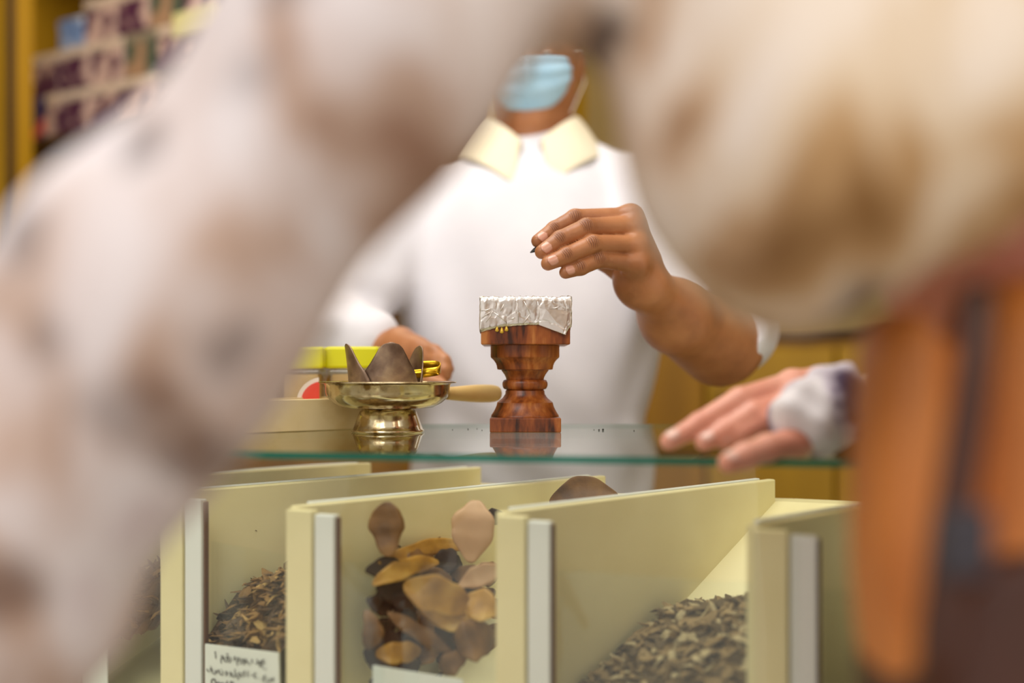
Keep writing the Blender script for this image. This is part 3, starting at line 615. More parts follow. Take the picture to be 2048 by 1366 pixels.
# ================================================================== people
def skinmat(name, c1, c2, c3):
    return pmat(name, [c1, c2, c3], 0.42, scale=22, bump=0.18, bscale=260, sss=0.12, detail=3)
SK1 = skinmat('brown_skin', srgb(158,102,64), srgb(178,118,76), srgb(192,132,88))
SK2 = skinmat('pink_skin', srgb(226,152,128), srgb(236,168,144), srgb(240,180,158))
def nailmat(name, c): return pmat(name, [c], 0.25)
NL1 = nailmat('nail_tan', srgb(214,158,134)); NL2 = nailmat('nail_pink', srgb(240,196,180))
def hand_sdf(S, fingers, palm, thumb=None, kf=0.003, kp=0.008):
    """fingers: list of (points, radii); palm: list of (a, b, ra, rb)"""
    f = None
    for pts, rad in fingers:
        g = S.chain(pts, rad, 0.003)
        f = g if f is None else smin(f, g, 0.0012)
    if thumb: f = smin(f, S.chain(thumb[0], thumb[1], 0.004), 0.0012)
    p = None
    for a, b, ra, rb in palm:
        g = S.cone(a, b, ra, rb); p = g if p is None else smin(p, g, 0.012)
    return smin(f, p, kp)
def nails(pts_list, parent, mat, view, wl):
    """thin curved nail plates on the back of each finger's last joint"""
    for (p, q, r) in pts_list:
        ax = (q-p).normalized(); n_ = (view-ax*view.dot(ax)).normalized(); si = ax.cross(n_).normalized(); L = wl*r; v = []
        for j in range(7):
            u = j/6
            for i in range(7):
                a = (i/6-0.5)*1.7; e = math.sqrt(max(0.02, 1-abs(2*u-1)**3.0))
                rr = r*(1.03-0.10*max(0, u-0.5)); c = q+ax*(L*(u-0.80)); v.append(c+n_*rr*math.cos(a*e)*1.0+si*rr*math.sin(a*e))
        f = [(j*7+i, j*7+i+1, (j+1)*7+i+1, (j+1)*7+i) for j in range(6) for i in range(6)]
        mesh('fingernail', v, f, mat, parent, solid=0.0006)
def creases(S, f, spots, depth=0.0011, n=3, gap=0.0022):
    """skin folds over a knuckle: (centre, axis) pairs"""
    for c, ax, wdt in spots:
        for k in range(n):
            o_ = (k-(n-1)/2)*gap; dx, dy, dz = S.X-c[0], S.Y-c[1], S.Z-c[2]
            t = dx*ax[0]+dy*ax[1]+dz*ax[2]-o_; d2 = dx*dx+dy*dy+dz*dz
            f = f+depth*np.exp(-(t/0.0006)**2)*np.exp(-d2/(wdt*wdt))
    return f
# ---------------- shopkeeper
person = thing('person', (0.03, 1.6, 0), 'shopkeeper in white thobe and light blue face mask holding a charcoal piece', 'person')
# left hand (viewer's right), close up
idx = [W(1262,434,1.075), W(1150,436,1.05), W(1109,459,1.04), W(1076,482,1.028)]
mid = [W(1268,452,1.068), W(1173,455,1.035), W(1120,479,1.022), W(1084,504,1.012)]
rng = [W(1272,490,1.062), W(1185,488,1.028), W(1134,511,1.015), W(1096,527,1.006)]
pky = [W(1272,528,1.060), W(1198,519,1.034), W(1162,535,1.022), W(1131,545,1.014)]
R4 = lambda a: [x*a for x in (0.0108, 0.0096, 0.0088, 0.0073)]
fing = [(idx, R4(0.98)), (mid, R4(1.03)), (rng, R4(1.0)), (pky, R4(0.90))]
wr = W(1292,572,1.095); el = W(1440,684,1.255)
palm = [(idx[0], W(1290,520,1.09), 0.0115, 0.018), (mid[0], wr, 0.0115, 0.020), (rng[0], wr, 0.0115, 0.021), (pky[0], W(1272,580,1.088), 0.011, 0.019), (idx[0], pky[0], 0.0112, 0.011), (W(1262,560,1.085), wr, 0.020, 0.021)]
th = ([W(1270,560,1.115), W(1210,520,1.10), W(1150,500,1.075), W(1102,500,1.048)], [0.016, 0.012, 0.0100, 0.0075])
allp = idx+mid+rng+pky+[wr, el]+th[0]
S = SDF((0.012, 0.985, 1.040), (0.335, 1.33, 1.250), 0.0013)
f = hand_sdf(S, fing, palm, th)
arm = smin(S.cone(wr, W(1352,630,1.16), 0.0235, 0.040), S.cone(W(1352,634,1.16), el, 0.041, 0.0565), 0.02)
f = smin(f, arm, 0.014)
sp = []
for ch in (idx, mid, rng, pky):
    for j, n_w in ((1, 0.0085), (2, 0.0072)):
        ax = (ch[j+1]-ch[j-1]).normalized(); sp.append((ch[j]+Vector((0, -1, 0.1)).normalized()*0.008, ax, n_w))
hand_m = S.mesh(f)
# right hand resting behind the tub
wr2 = W(752,700,1.30)
k2 = [W(838,696,1.235), W(846,712,1.225), W(850,728,1.22), W(850,742,1.22)]
fg2 = [([k2[0], W(868,704,1.215), W(888,722,1.20), W(897,738,1.20)], R4(1.0)), ([k2[1], W(872,722,1.205), W(888,740,1.195), W(892,752,1.195)], R4(1.0)),
       ([k2[2], W(872,740,1.205), W(882,752,1.20), W(884,762,1.20)], R4(0.98)), ([k2[3], W(862,752,1.21), W(872,762,1.21), W(874,768,1.21)], R4(0.9))]
pl2 = [(k2[0], wr2, 0.013, 0.022), (k2[1], wr2, 0.013, 0.022), (k2[2], wr2, 0.012, 0.022), (k2[3], wr2, 0.012, 0.022), (W(800,690,1.27), W(820,700,1.25), 0.024, 0.02)]
th2 = ([W(790,730,1.27), W(830,752,1.22), W(862,764,1.19), W(885,768,1.18)], [0.014, 0.011, 0.009, 0.007])
el2 = Vector((-0.285, 1.46, 1.115))
S = SDF((-0.34, 1.15, 1.02), (-0.05, 1.54, 1.18), 0.003)
f = smin(hand_sdf(S, fg2, pl2, th2), S.cone(wr2, el2, 0.024, 0.036), 0.014)
hand2_m = S.mesh(f)
# head, neck and trunk
hc = Vector((0.036, 1.665, 1.580)); RZ = Matrix.Rotation(math.radians(-8), 4, 'Z') @ Matrix.Rotation(math.radians(13), 4, 'X')
def H(x, y, z): return hc+(RZ @ Vector((x, y, z)))
S = SDF((-0.09, 1.50, 1.30), (0.17, 1.80, 1.75), 0.003)
f = S.ell(hc, (0.078, 0.098, 0.115), RZ); f = smin(f, S.ell(H(0, -0.030, -0.065), (0.060, 0.066, 0.070), RZ), 0.03)
f = smin(f, S.ell(H(0, -0.080, -0.100), (0.028, 0.022, 0.022), RZ), 0.02)                       # chin
f = smin(f, S.cone(H(0, -0.094, 0.005), H(0, -0.113, -0.030), 0.008, 0.013), 0.012)             # nose
for s_ in (-1, 1):
    f = smin(f, S.ell(H(s_*0.033, -0.083, -0.022), (0.024, 0.016, 0.018), RZ), 0.012)            # cheeks
    f = smax(f, -S.ell(H(s_*0.031, -0.103, 0.008), (0.017, 0.014, 0.011), RZ), 0.008)            # sockets
    f = smin(f, S.ell(H(s_*0.031, -0.084, 0.008), (0.0125, 0.0125, 0.010), RZ), 0.003)           # lids
    f = smin(f, S.cone(H(s_*0.014, -0.092, 0.026), H(s_*0.048, -0.080, 0.024), 0.006, 0.005), 0.01)
    f = smin(f, S.ell(H(s_*0.080, 0.008, -0.005), (0.008, 0.018, 0.030), RZ), 0.006)             # ears
f = smin(f, S.cone(H(-0.018, -0.098, -0.062), H(0.018, -0.098, -0.062), 0.006, 0.006), 0.006)   # lips
f = smin(f, S.cone(H(0, 0.01, -0.06), Vector((0.03, 1.66, 1.36)), 0.056, 0.062), 0.03)
head_m = S.mesh(f)
S = SDF((-0.25, 1.46, 0.0), (0.33, 1.74, 1.42), 0.012)
f = smin(S.ell((0.03, 1.60, 1.22), (0.17, 0.08, 0.19)), S.ell((0.03, 1.60, 0.98), (0.15, 0.09, 0.2)), 0.05)
f = smin(f, S.cone((0.20, 1.60, 1.34), el+Vector((-.01, 0.05, 0)), 0.045, 0.035), 0.03); f = smin(f, S.cone((-0.15, 1.60, 1.34), el2, 0.045, 0.035), 0.03)
f = smin(f, S.cone((-0.04, 1.60, 0.9), (-0.05, 1.60, 0.06), 0.07, 0.04), 0.03); f = smin(f, S.cone((0.11, 1.60, 0.9), (0.12, 1.60, 0.06), 0.07, 0.04), 0.03)
f = smin(f, S.ell((-0.05, 1.56, 0.035), (0.045, 0.10, 0.035)), 0.02); f = smin(f, S.ell((0.12, 1.56, 0.035), (0.045, 0.10, 0.035)), 0.02)
trunk_m = S.mesh(f)
V, Fq = joinm(hand_m, hand2_m, head_m, trunk_m)
body = mesh('body', V, Fq, SK1, person, recalc=False); smoothmod(body, 2, 0.4)
bw_ = Vector((0, -1, 0.12))
def knuckles(mat, spots, org):  # darker knuckle skin, with crease shade painted in as lines, plus bump
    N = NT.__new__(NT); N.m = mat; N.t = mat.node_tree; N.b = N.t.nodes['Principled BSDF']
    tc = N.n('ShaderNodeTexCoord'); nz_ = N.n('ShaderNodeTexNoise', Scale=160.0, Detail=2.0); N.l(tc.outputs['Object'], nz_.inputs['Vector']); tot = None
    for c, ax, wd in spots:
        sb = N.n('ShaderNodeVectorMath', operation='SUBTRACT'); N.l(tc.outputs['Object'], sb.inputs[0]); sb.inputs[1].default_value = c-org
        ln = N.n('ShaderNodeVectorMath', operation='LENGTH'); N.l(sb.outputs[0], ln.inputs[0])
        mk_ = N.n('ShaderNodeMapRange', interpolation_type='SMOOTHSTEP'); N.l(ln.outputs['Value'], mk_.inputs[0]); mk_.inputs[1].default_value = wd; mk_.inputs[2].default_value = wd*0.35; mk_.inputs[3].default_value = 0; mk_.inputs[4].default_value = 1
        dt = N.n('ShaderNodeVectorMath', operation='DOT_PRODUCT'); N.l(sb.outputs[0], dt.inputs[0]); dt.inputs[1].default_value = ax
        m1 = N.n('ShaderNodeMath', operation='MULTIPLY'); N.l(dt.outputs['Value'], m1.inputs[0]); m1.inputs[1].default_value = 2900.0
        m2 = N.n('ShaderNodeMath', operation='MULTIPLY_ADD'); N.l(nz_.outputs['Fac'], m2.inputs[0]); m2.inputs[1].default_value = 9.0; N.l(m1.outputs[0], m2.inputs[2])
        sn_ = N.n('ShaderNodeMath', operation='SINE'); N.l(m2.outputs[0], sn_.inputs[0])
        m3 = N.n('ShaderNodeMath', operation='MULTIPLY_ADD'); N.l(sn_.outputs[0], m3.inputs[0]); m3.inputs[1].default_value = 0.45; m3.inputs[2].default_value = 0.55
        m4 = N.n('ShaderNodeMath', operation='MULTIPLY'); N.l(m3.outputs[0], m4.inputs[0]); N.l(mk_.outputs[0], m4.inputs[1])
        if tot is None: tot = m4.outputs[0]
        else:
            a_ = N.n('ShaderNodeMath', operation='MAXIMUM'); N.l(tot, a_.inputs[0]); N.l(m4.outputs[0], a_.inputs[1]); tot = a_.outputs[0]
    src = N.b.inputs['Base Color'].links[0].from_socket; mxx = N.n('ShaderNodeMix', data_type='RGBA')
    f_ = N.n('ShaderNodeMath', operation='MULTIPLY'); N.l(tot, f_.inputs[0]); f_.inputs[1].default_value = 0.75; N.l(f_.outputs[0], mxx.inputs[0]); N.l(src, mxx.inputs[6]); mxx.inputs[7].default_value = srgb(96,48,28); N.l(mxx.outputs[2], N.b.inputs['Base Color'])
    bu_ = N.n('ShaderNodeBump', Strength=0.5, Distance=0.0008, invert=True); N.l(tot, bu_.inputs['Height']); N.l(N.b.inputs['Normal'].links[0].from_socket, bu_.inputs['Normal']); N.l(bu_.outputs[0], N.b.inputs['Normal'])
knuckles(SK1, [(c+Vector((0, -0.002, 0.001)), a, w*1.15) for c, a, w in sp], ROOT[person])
nails([(c[0][2], c[0][3], c[1][3]) for c in fing], person, NL1, bw_, 1.75)
# thobe
M_thobe = pmat('white_cotton', [srgb(222,220,226), srgb(230,228,233)], 0.85, scale=10, bump=0.1, bscale=30, spec=0.2)
S = SDF((-0.40, 1.20, 0.10), (0.40, 1.80, 1.46), 0.006)
f = smin(S.ell((0.03, 1.60, 1.225), (0.205, 0.115, 0.19)), S.ell((0.030, 1.575, 1.03), (0.178, 0.155, 0.26)), 0.10)
f = smin(f, S.cone((-0.13, 1.62, 1.335), (0.03, 1.64, 1.385), 0.050, 0.045), 0.04); f = smin(f, S.cone((0.185, 1.62, 1.355), (0.06, 1.655, 1.425), 0.052, 0.044), 0.04)
f = smin(f, S.cone((0.03, 1.650, 1.36), (0.032, 1.660, 1.400), 0.072, 0.060), 0.03)
sk = np.sqrt(((S.X-0.03)/(0.19+0.05*np.clip((0.9-S.Z)/0.8, 0, 1)))**2+((S.Y-1.60)/0.145)**2)
f = smin(f, smax((sk-1)*0.145, np.maximum(S.Z-0.95, 0.16-S.Z), 0.03), 0.05)
slL = smin(S.cone((0.215, 1.60, 1.335), (0.283, 1.34, 1.125), 0.074, 0.066), S.cone((0.283, 1.34, 1.125), W(1452, 664, 1.26), 0.066, 0.061), 0.03)
fwd = (wr-el).normalized(); cp = el+fwd*0.012-Vector((-0.0, 0, 0))
cutp = (S.X-cp.x)*fwd.x+(S.Y-cp.y)*fwd.y+(S.Z-cp.z)*fwd.z
slL = smax(slL, cutp, 0.004)
inner = S.cone(el+Vector((0.002, 0.03, 0.004)), W(1400, 655, 1.20), 0.0575, 0.0575)
f = smin(f, slL, 0.03); f = smax(f, -inner, 0.003)
cw = W(735, 690, 1.31)
slR = smin(S.cone((-0.155, 1.60, 1.33), (-0.272, 1.47, 1.125), 0.072, 0.064), S.cone((-0.272, 1.47, 1.125), cw, 0.066, 0.047), 0.04)
f = smin(f, slR, 0.02)
# folds
fold = 0.0035*np.sin(46*(S.X+0.62*S.Z)+3*np.sin(7*S.Z))*np.exp(-((S.X-0.0)/0.16)**2)+0.003*np.sin(70*(S.X-0.5*S.Z)+9*S.Y)*(1/(1+np.exp(-(np.abs(S.X-0.03)-0.14)*60)))
fold = fold+0.004*np.sin(95*(S.Z+0.25*S.X)+4*np.sin(9*S.X))*np.exp(-((S.X+0.25)/0.06)**2)*np.exp(-((S.Z-1.14)/0.10)**2)
f = f+fold*(1/(1+np.exp(-(1.36-S.Z)*60)))
V, Fq = S.mesh(f); th_o = mesh('thobe', V, Fq, M_thobe, person, recalc=False); smoothmod(th_o, 4, 0.5)
# sleeve hem rim (turned white edge at the elbow)
# placket and buttons
g = G(); zs = np.linspace(1.415, 1.02, 12)
def front_y(z): return 1.60-0.1-0.055*math.exp(-((z-1.05)/0.2)**2)+0.03*max(0, (z-1.25)/0.15)**2
# collar
M_col = pmat('collar_cotton', [srgb(238,226,196), srgb(242,232,206)], 0.8, scale=10, spec=0.2)
def collar():
    v = []; n = 40; nc = Vector((0.030, 1.640, 0)); rows = [(0.062, 1.430), (0.066, 1.472), (0.068, 1.494), (0.075, 1.490), (0.094, 1.460), (0.114, 1.424)]
    for i in range(n+1):
        u = i/n; a = math.radians(-90+11)+math.radians(338)*u; e = abs(2*u-1)**6
        for j, (r, z) in enumerate(rows):
            zz_ = z-0.066*(abs(2*u-1)**3.0); fall = 0 if j < 3 else (j-2)/3
            rr = r+0.004*fall+0.010*fall*e; zz_ -= 0.020*fall*e; v.append((nc.x+rr*1.05*math.cos(a), nc.y+rr*1.12*math.sin(a), zz_))
    m = len(rows); f = [(i*m+j, (i+1)*m+j, (i+1)*m+j+1, i*m+j+1) for i in range(n) for j in range(m-1)]
    mesh('collar', v, f, M_col, person, solid=0.0022, sub=1)
collar()
# mask with pleats and loops
M_mask = pmat('blue_mask', [srgb(160,205,232), srgb(188,222,240)], 0.7, scale=14, spec=0.3)
v = []; nu, nv = 30, 26
for j in range(nv+1):
    q = j/nv
    for i in range(nu+1):
        u = 2*i/nu-1; a = u*0.98*(1-0.20*abs(2*q-1)**2-0.22*q*q); z = 0.004-0.078*q-0.046*q*q*(1-u*u)+0.012*u*u*(q-0.2)
        dep = 0.098-0.018*(q-0.35)**2*4+0.022*math.exp(-(u/0.16)**2)*math.exp(-((q-0.15)/0.35)**2)-0.030*max(0, q-0.75)/0.25
        pl = 0.0014*math.sin(q*math.pi*8)
        r = 0.078
        v.append(H(math.sin(a)*(0.086+pl), -(dep-0.086)-(math.cos(a)*(0.090+pl))-0.012+0.0, z))
f = [(j*(nu+1)+i, j*(nu+1)+i+1, (j+1)*(nu+1)+i+1, (j+1)*(nu+1)+i) for j in range(nv) for i in range(nu)]
mk = mesh('face_mask', v, f, M_mask, person, solid=0.0012)
for s_ in (-1, 1):
    G().tube([H(s_*0.074, -0.052, 0.012), H(s_*0.084, -0.01, 0.018), H(s_*0.088, 0.022, 0.0), H(s_*0.084, -0.005, -0.04), H(s_*0.066, -0.058, -0.088)], 0.0014, 8).make('ear_loop', M_wst, mk)
M_hair = pmat('black_hair', [srgb(16,12,10), srgb(34,26,20)], 0.5, scale=80, bump=0.6)
S = SDF((-0.07, 1.53, 1.55), (0.15, 1.80, 1.76), 0.004)
f = S.ell(H(0, 0.006, 0.008), (0.0835, 0.103, 0.120), RZ); f = smax(f, -((S.Y-1.60)*0.75+(S.Z-1.66)*0.9+0.0), 0.006)
V, Fq = S.mesh(f); mesh('hair', V, Fq, M_hair, person, recalc=False)
M_eye = pmat('eye_white', [srgb(236,230,222)], 0.2); M_iris = pmat('dark_iris', [srgb(40,22,12)], 0.15)
for s_ in (-1, 1):
    c = H(s_*0.031, -0.0925, 0.008); e = G().lathe([(0.0001, -0.0055), (0.004, -0.004), (0.0058, 0), (0.004, 0.004), (0.0001, 0.0055)], c, 16).make('eye', M_eye, person)
    c2 = c+(RZ @ Vector((0, -0.0042, 0))); G().lathe([(0.0001, -0.0028), (0.002, -0.002), (0.0028, 0), (0.002, 0.002), (0.0001, 0.0028)], c2, 12).make('iris', M_iris, e)
    G().tube([H(s_*0.015, -0.099, 0.031), H(s_*0.032, -0.096, 0.035), H(s_*0.050, -0.083, 0.030)], [0.002, 0.0032, 0.0015], 8).make('eyebrow', M_hair, person)
# charcoal piece held between thumb and forefinger
cA, cB = W(1061, 505, 1.022), W(1095, 486, 1.034)
g = G(); rn = random.Random(5); pts = [cA+(cB-cA)*t for t in (0, .2, .45, .7, 1)]
g.tube(pts, [0.0009, 0.0030, 0.0040, 0.0040, 0.003], 7, 0.7)
o = g.make('charcoal_piece', M_char, smooth=False); props(o, 'small black charcoal sliver held in the raised fingertips', 'charcoal')

# ---------------- customer in the foreground
cust = thing('person', (0.30, 0.50, 0), 'customer in loose beige flower print blouse, seen from behind, hand on the counter', 'person')
N = NT('printed_cloth'); tc = N.n('ShaderNodeTexCoord'); nz1 = N.n('ShaderNodeTexNoise', Scale=15.0, Detail=2.0, Distortion=0.8); nz2 = N.n('ShaderNodeTexNoise', Scale=34.0, Detail=3.0)
mp = N.n('ShaderNodeMapping'); mp.inputs['Rotation'].default_value = (0, math.radians(35), 0); mp.inputs['Scale'].default_value = (1.3, 1.0, 0.7)
geo = N.n('ShaderNodeNewGeometry'); N.l(tc.outputs['Object'], mp.inputs[0]); N.l(mp.outputs[0], nz1.inputs['Vector']); N.l(mp.outputs[0], nz2.inputs['Vector'])
c1 = ramp(N, nz1.outputs['Fac'], [(0.27, srgb(166,132,114)), (0.37, srgb(200,174,160)), (0.46, srgb(222,208,206)), (0.62, srgb(236,230,234)), (0.72, srgb(214,200,204))])
c2 = ramp(N, nz1.outputs['Fac'], [(0.34, srgb(136,98,56)), (0.43, srgb(190,152,108)), (0.51, srgb(222,200,172)), (0.64, srgb(236,222,208))])
sx = N.n('ShaderNodeSeparateXYZ'); N.l(tc.outputs['Object'], sx.inputs[0])
mr = N.n('ShaderNodeMapRange'); N.l(sx.outputs['X'], mr.inputs[0]); mr.inputs[1].default_value = -0.34; mr.inputs[2].default_value = -0.2   # object x: thing sits at x=.30
mx = N.n('ShaderNodeMix', data_type='RGBA'); N.l(mr.outputs[0], mx.inputs[0]); N.l(c1, mx.inputs[6]); N.l(c2, mx.inputs[7]); last = mx.outputs[2]
# dark flower motifs at their places on the cloth
nd = N.n('ShaderNodeVectorMath', operation='MULTIPLY_ADD'); N.l(nz2.outputs['Color'], nd.inputs[0]); nd.inputs[1].default_value = (0.03, 0.0, 0.03); N.l(tc.outputs['Object'], nd.inputs[2])
motifs = [((1545,385),.40,.012,1.0), ((1215,95),.40,.009,.8), ((1850,430),.40,.011,1.0), ((1655,600),.40,.013,1.0), ((1935,230),.42,.020,1.0), ((1850,50),.42,.014,1.0), ((1990,20),.42,.012,1.0), ((1640,70),.4,.010,.4), ((1440,205),.40,.010,.6), ((1560,520),.40,.012,.5),
          ((170,680),.37,.011,.55), ((110,500),.37,.012,.5), ((325,315),.37,.010,.6), ((560,210),.37,.012,.35), ((620,20),.37,.012,.5), ((300,800),.36,.014,.4), ((470,700),.36,.012,.5), ((60,1150),.37,.014,.5), ((410,900),.37,.012,.5)]
for (px, Y, r, st_) in motifs:
    p = W(px[0], px[1], Y)-Vector((0.30, 0.50, 0))+Vector((0.015, 0, 0.015))
    sb = N.n('ShaderNodeVectorMath', operation='SUBTRACT'); N.l(nd.outputs[0], sb.inputs[0]); sb.inputs[1].default_value = p
    sc = N.n('ShaderNodeVectorMath', operation='MULTIPLY'); N.l(sb.outputs[0], sc.inputs[0]); sc.inputs[1].default_value = (1, 0.25, 1)
    ln = N.n('ShaderNodeVectorMath', operation='LENGTH'); N.l(sc.outputs[0], ln.inputs[0])
    m2 = N.n('ShaderNodeMapRange'); N.l(ln.outputs['Value'], m2.inputs[0]); m2.inputs[1].default_value = r*1.25; m2.inputs[2].default_value = r*0.75; m2.inputs[3].default_value = 0; m2.inputs[4].default_value = st_
    mm = N.n('ShaderNodeMix', data_type='RGBA'); N.l(m2.outputs[0], mm.inputs[0]); N.l(last, mm.inputs[6]); mm.inputs[7].default_value = srgb(64,42,38); last = mm.outputs[2]
N.l(last, N.b.inputs['Base Color']); N.b.inputs['Roughness'].default_value = 0.8; N.b.inputs['Specular IOR Level'].default_value = 0.2; M_print = N.m
def bagf(S, g=0.0):
    wx = 0.128-0.05*np.clip((1.05-S.Z)/0.25, 0, 1)*0.35
    q1 = np.abs(S.X-0.275)-wx+0.03; q2 = np.abs(S.Y-0.420)-(0.040+0.012*np.clip((1.0-S.Z)/0.25, 0, 1))+0.03; q3 = np.abs(S.Z-0.915)-0.185+0.03
    return np.sqrt(np.maximum(q1, 0)**2+np.maximum(q2, 0)**2+np.maximum(q3, 0)**2)+np.minimum(np.maximum(q1, np.maximum(q2, q3)), 0)-0.03-g
# blouse
S = SDF((-0.36, 0.28, 0.80), (0.50, 0.66, 1.44), 0.006)
ax_pts = [Vector((0.13, 0.44, 1.335)), Vector((0.02, 0.42, 1.285)), Vector((-0.062, 0.40, 1.188)), Vector((-0.139, 0.395, 1.091)), Vector((-0.202, 0.40, 1.012)), Vector((-0.245, 0.405, 0.93)), Vector((-0.262, 0.41, 0.86))]
slv = S.chain(ax_pts, [0.062, 0.054, 0.054, 0.055, 0.059, 0.062, 0.062], 0.03)
tor = smin(S.ell((0.275, 0.50, 1.24), (0.175, 0.115, 0.22)), S.cone((0.13, 0.47, 1.34), (0.40, 0.49, 1.34), 0.065, 0.065), 0.06)
apex = S.cone((0.0, 0.41, 1.250), (0.08, 0.41, 1.248), 0.046, 0.055)
drape = smin(S.cone((0.080, 0.425, 1.30), (0.127, 0.405, 1.154), 0.074, 0.073), S.cone((0.135, 0.41, 1.154), (0.33, 0.42, 1.17), 0.072, 0.075), 0.04)
f = smin(smin(smin(tor, drape, 0.05), slv, 0.035), apex, 0.02)
hemz = 1.077+np.clip(S.X-0.125, 0, 1)*0.62+0.0035*np.abs(np.sin(S.X*110))
f = np.where(S.X > 0.06, smax(f, hemz-S.Z, 0.012), f)
f = f+0.004*np.sin(60*(S.X*0.8+S.Z*0.6)+5*np.sin(14*S.Z))*(1/(1+np.exp((S.X-0.05)*40)))+0.0025*np.sin(75*S.X+20*S.Z)*(1/(1+np.exp(-(S.X-0.05)*40)))
f = smax(f, -bagf(S, 0.006), 0.004)
V, Fq = S.mesh(f); bl = mesh('blouse', V, Fq, M_print, cust, recalc=False); smoothmod(bl, 4, 0.5)
# right sleeve and white crumpled cuff
S = SDF((0.16, 0.44, 0.94), (0.54, 0.94, 1.42), 0.006)
rs = S.chain([Vector((0.41, 0.50, 1.33)), Vector((0.46, 0.60, 1.14)), Vector((0.36, 0.70, 1.055)), Vector((0.262, 0.755, 1.025))], [0.066, 0.058, 0.046, 0.034], 0.03)
V, Fq = S.mesh(rs+0.003*np.sin(80*S.X+40*S.Z)); rso = mesh('sleeve', V, Fq, M_print, cust, recalc=False); smoothmod(rso, 3, 0.5)
N = NT('cuff_cloth'); tc = N.n('ShaderNodeTexCoord'); n1 = N.n('ShaderNodeTexNoise', Scale=30.0, Detail=2.0); N.l(tc.outputs['Object'], n1.inputs['Vector'])
N.l(ramp(N, n1.outputs['Fac'], [(0.34, srgb(84,66,92)), (0.44, srgb(200,192,206)), (0.55, srgb(240,238,242))]), N.b.inputs['Base Color']); N.b.inputs['Roughness'].default_value = 0.8
cf = W(1628, 850, 0.735); S = SDF((0.17, 0.66, 0.96), (0.29, 0.83, 1.10), 0.003)
ax_ = Vector((0.8, 0.2, 0.25)).normalized()
f = smin(S.cone(cf+Vector((-0.008, 0.0, 0.004)), cf+Vector((0.022, 0.010, 0.008)), 0.027, 0.030), S.cone(cf+Vector((0.012, 0.0, 0.03)), cf+Vector((0.022, 0, 0.042)), 0.014, 0.007), 0.015)
f = f+0.0035*np.sin(170*S.X+60*S.Z)*np.sin(130*S.Z+90*S.Y)
V, Fq = S.mesh(f); mesh('cuff', V, Fq, N.m, cust, recalc=False)
# body
fi = [([W(1640,765,.80), W(1585,768,.79), W(1480,800,.765), W(1400,848,.752), W(1338,884,.740)], [.0125,.0105,.0098,.0088,.0070]),
      ([W(1640,800,.78), W(1590,806,.775), W(1505,828,.757), W(1450,862,.748), W(1408,886,.742)], [.012,.0102,.0094,.0084,.0068]),
      ([W(1640,825,.765), W(1590,825,.765), W(1525,842,.755), W(1475,868,.748), W(1446,884,.745)], [.012,.010,.0090,.0080,.0066]),
      ([W(1640,868,.735), W(1590,884,.722), W(1535,896,.708), W(1490,912,.698), W(1456,926,.692)], [.012,.0105,.0100,.0092,.0074])]
wr3 = W(1715,838,.775)
S = SDF((0.10, 0.66, 0.96), (0.42, 0.84, 1.10), 0.0022)
pl3 = [(c[0][0], wr3, .0125, .023) for c in fi]+[(fi[0][0][1], fi[3][0][1], .011, .010)]
th3 = ([W(1690,800,.82), W(1620,790,.835), W(1560,815,.83), W(1500,850,.82)], [.014,.0115,.0095,.0075])
f = smin(hand_sdf(S, fi, pl3, th3, kp=0.006), S.cone(wr3, Vector((0.40, 0.68, 1.07)), .024, .034), .014); h3 = S.mesh(f)
S = SDF((-0.36, 0.33, 0.0), (0.56, 0.72, 1.70), 0.009)
f = smin(S.ell((0.30, 0.53, 1.24), (0.13, 0.07, 0.20)), S.ell((0.375, 0.575, 0.97), (0.145, 0.080, 0.16)), 0.06)
f = smin(f, S.cone((0.15, 0.47, 1.335), (0.40, 0.50, 1.335), 0.045, 0.045), 0.04)
f = smin(f, S.chain([Vector((0.14, 0.45, 1.33)), ax_pts[1], ax_pts[3], ax_pts[4], Vector((-0.262, 0.41, 0.83)), Vector((-0.27, 0.415, 0.78))], [.042,.040,.036,.030,.022,.020], .02), .02)
f = smin(f, S.chain([Vector((0.41, 0.50, 1.33)), Vector((0.45, 0.60, 1.14)), Vector((0.36, 0.69, 1.06))], [.042,.034,.028], .02), .02)
for k in range(4): f = smin(f, S.cone((-0.27, 0.395+0.014*k, 0.76), (-0.262+0.004*k, 0.39+0.015*k, 0.69+0.005*abs(k-1.5)), 0.0095, 0.0075), 0.004)
f = smin(f, S.cone((-0.262, 0.385, 0.79), (-0.235, 0.37, 0.735), 0.011, 0.008), 0.008)
f = smin(f, S.cone((0.30, 0.52, 1.36), (0.30, 0.535, 1.47), 0.052, 0.05), 0.03)
f = smin(f, S.ell((0.30, 0.55, 1.55), (0.074, 0.094, 0.115)), 0.02); f = smin(f, S.ell((0.30, 0.60, 1.50), (0.052, 0.055, 0.06)), 0.03)
f = smin(f, S.cone((0.30, 0.645, 1.555), (0.30, 0.662, 1.525), 0.008, 0.012), 0.01)
for s_ in (-1, 1):
    f = smax(f, -S.ell((0.30+s_*0.03, 0.655, 1.56), (0.016, 0.014, 0.011)), 0.008); f = smin(f, S.ell((0.30+s_*0.03, 0.636, 1.56), (0.012, 0.012, 0.010)), 0.004)
    f = smin(f, S.ell((0.30+s_*0.077, 0.55, 1.545), (0.008, 0.017, 0.028)), 0.006)
    f = smin(f, S.chain([Vector((0.375+s_*0.07, 0.572, 0.9)), Vector((0.375+s_*0.075, 0.55, 0.48)), Vector((0.375+s_*0.078, 0.55, 0.08))], [0.070, 0.050, 0.036], .03), 0.03)
    f = smin(f, S.ell((0.375+s_*0.08, 0.565, 0.035), (0.042, 0.095, 0.035)), 0.02)
f = smin(f, S.cone((0.284, 0.650, 1.488), (0.316, 0.650, 1.488), 0.006, 0.006), 0.006)
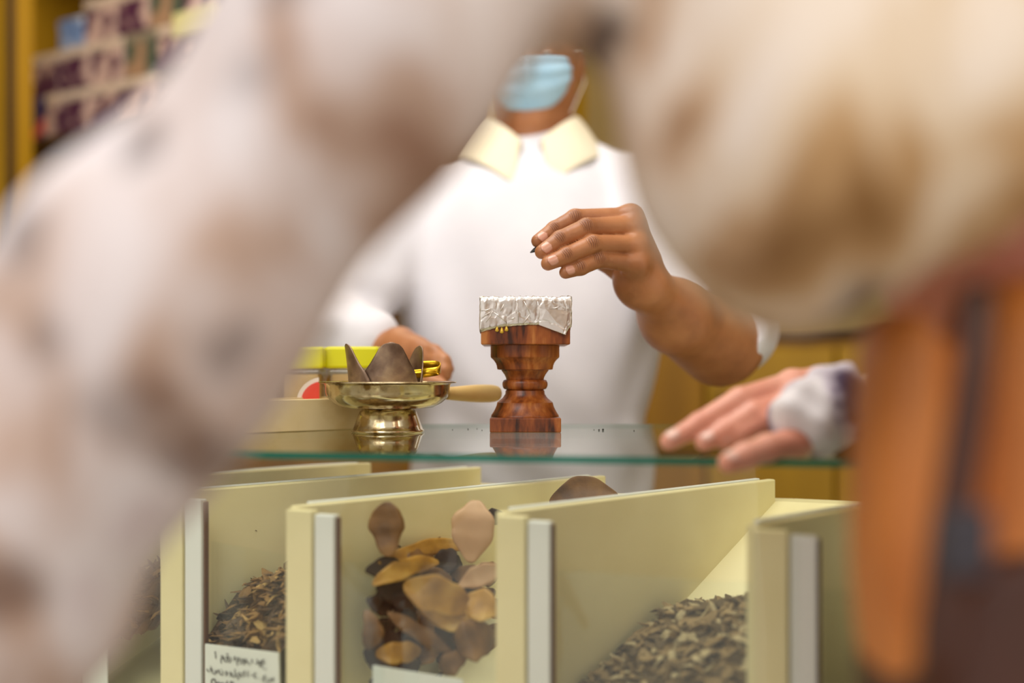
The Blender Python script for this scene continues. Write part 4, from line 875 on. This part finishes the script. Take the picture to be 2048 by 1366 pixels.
b3 = S.mesh(f); V, Fq = joinm(h3, b3); bd = mesh('body', V, Fq, SK2, cust, recalc=False); smoothmod(bd, 2, 0.4)
nails([(c[0][3], c[0][4], c[1][4]) for c in fi], cust, NL2, Vector((-0.1, -0.6, 0.8)), 1.6)
S = SDF((0.18, 0.42, 1.36), (0.42, 0.68, 1.70), 0.006)
f = smin(S.ell((0.30, 0.54, 1.565), (0.086, 0.106, 0.118)), S.cone((0.30, 0.47, 1.52), (0.30, 0.45, 1.38), 0.06, 0.045), 0.03); f = smax(f, (S.Y-0.60)-(S.Z-1.60)*0.5, 0.006)
V, Fq = S.mesh(f); mesh('hair', V, Fq, M_hair, cust, recalc=False)
M_trs = pmat('brown_trousers', [srgb(72,48,38), srgb(86,58,46)], 0.8, scale=10)
S = SDF((0.15, 0.42, 0.03), (0.58, 0.70, 1.16), 0.009)
f = smin(S.ell((0.375, 0.575, 0.98), (0.155, 0.088, 0.18)), S.cone((0.365, 0.57, 1.05), (0.34, 0.555, 1.12), 0.085, 0.08), 0.05)
for s_ in (-1, 1): f = smin(f, S.chain([Vector((0.375+s_*0.07, 0.572, 0.9)), Vector((0.375+s_*0.075, 0.55, 0.48)), Vector((0.375+s_*0.078, 0.55, 0.08))], [0.080, 0.062, 0.052], .03), 0.02)
V, Fq = S.mesh(f); mesh('trousers', V, Fq, M_trs, cust, recalc=False)
# tan leather handbag at her side
M_lea = pmat('tan_leather', [srgb(176,98,40), srgb(204,124,58), srgb(214,136,68)], 0.45, scale=9, bump=0.3, bscale=120)
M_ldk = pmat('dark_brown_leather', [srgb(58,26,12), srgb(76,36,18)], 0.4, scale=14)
bag = thing('handbag', (0.27, 0.42, 0.74), 'tan brown leather handbag with dark strap, hanging below patterned blouse', 'handbag')
S = SDF((0.10, 0.33, 0.70), (0.46, 0.53, 1.13), 0.004)
f = bagf(S)
gx = 0.205+0.05*(1.0-S.Z)*0
f = f+0.022*np.exp(-((S.X-0.170-0.012*np.sin(9*(S.Z-0.85)))/0.012)**2)*(1/(1+np.exp(-(S.Z-0.90)*50)))     # deep vertical crease
f = f+0.004*np.sin(30*S.X+26*S.Z)+0.012*np.exp(-((S.Z-0.885+0.35*(S.X-0.22))/0.022)**2)*(1/(1+np.exp(-(S.X-0.19)*80)))
V, Fq = S.mesh(f); bo = mesh('bag_body', V, Fq, M_lea, bag, recalc=False); smoothmod(bo, 3, 0.5)
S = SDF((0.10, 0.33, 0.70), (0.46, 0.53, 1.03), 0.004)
f = smax(bagf(S, 0.0035), S.Z-(0.925+0.065/(1+np.exp(-(S.X-0.165)*90))+0.006*np.sin(40*S.X)), 0.004)  # dark shell standing in for the shadow on the bag's lower right
V, Fq = S.mesh(f); mesh('base_shade', V, Fq, M_ldk, bag, recalc=False)
sp_ = spline([(0.172,0.368,1.092),(0.166,0.358,1.06),(0.157,0.354,1.01),(0.152,0.354,0.965),(0.151,0.362,0.945)], 6)
G().tube([Vector(s) for s in sp_], 0.0062, 12, 1.3).make('strap', M_ldk, bag)
G().box(0.148, 0.167, 0.344, 0.352, 0.99, 1.015).make('buckle', pmat('gunmetal', [srgb(70,66,72)], 0.4, 0.6), bag, smooth=False, bevel=0.002)
for x in (0.20, 0.36):
    sp_ = spline([(x,0.41,1.09),(x+0.01,0.41,1.16),(0.28+(x-0.28)*0.8,0.43,1.25),(0.29+(x-0.28)*0.5,0.45,1.33),(0.30,0.47,1.405)], 6)
o = G().tube([Vector(s) for s in sp_], 0.006, 10).make('shoulder_strap', M_ldk, bag)
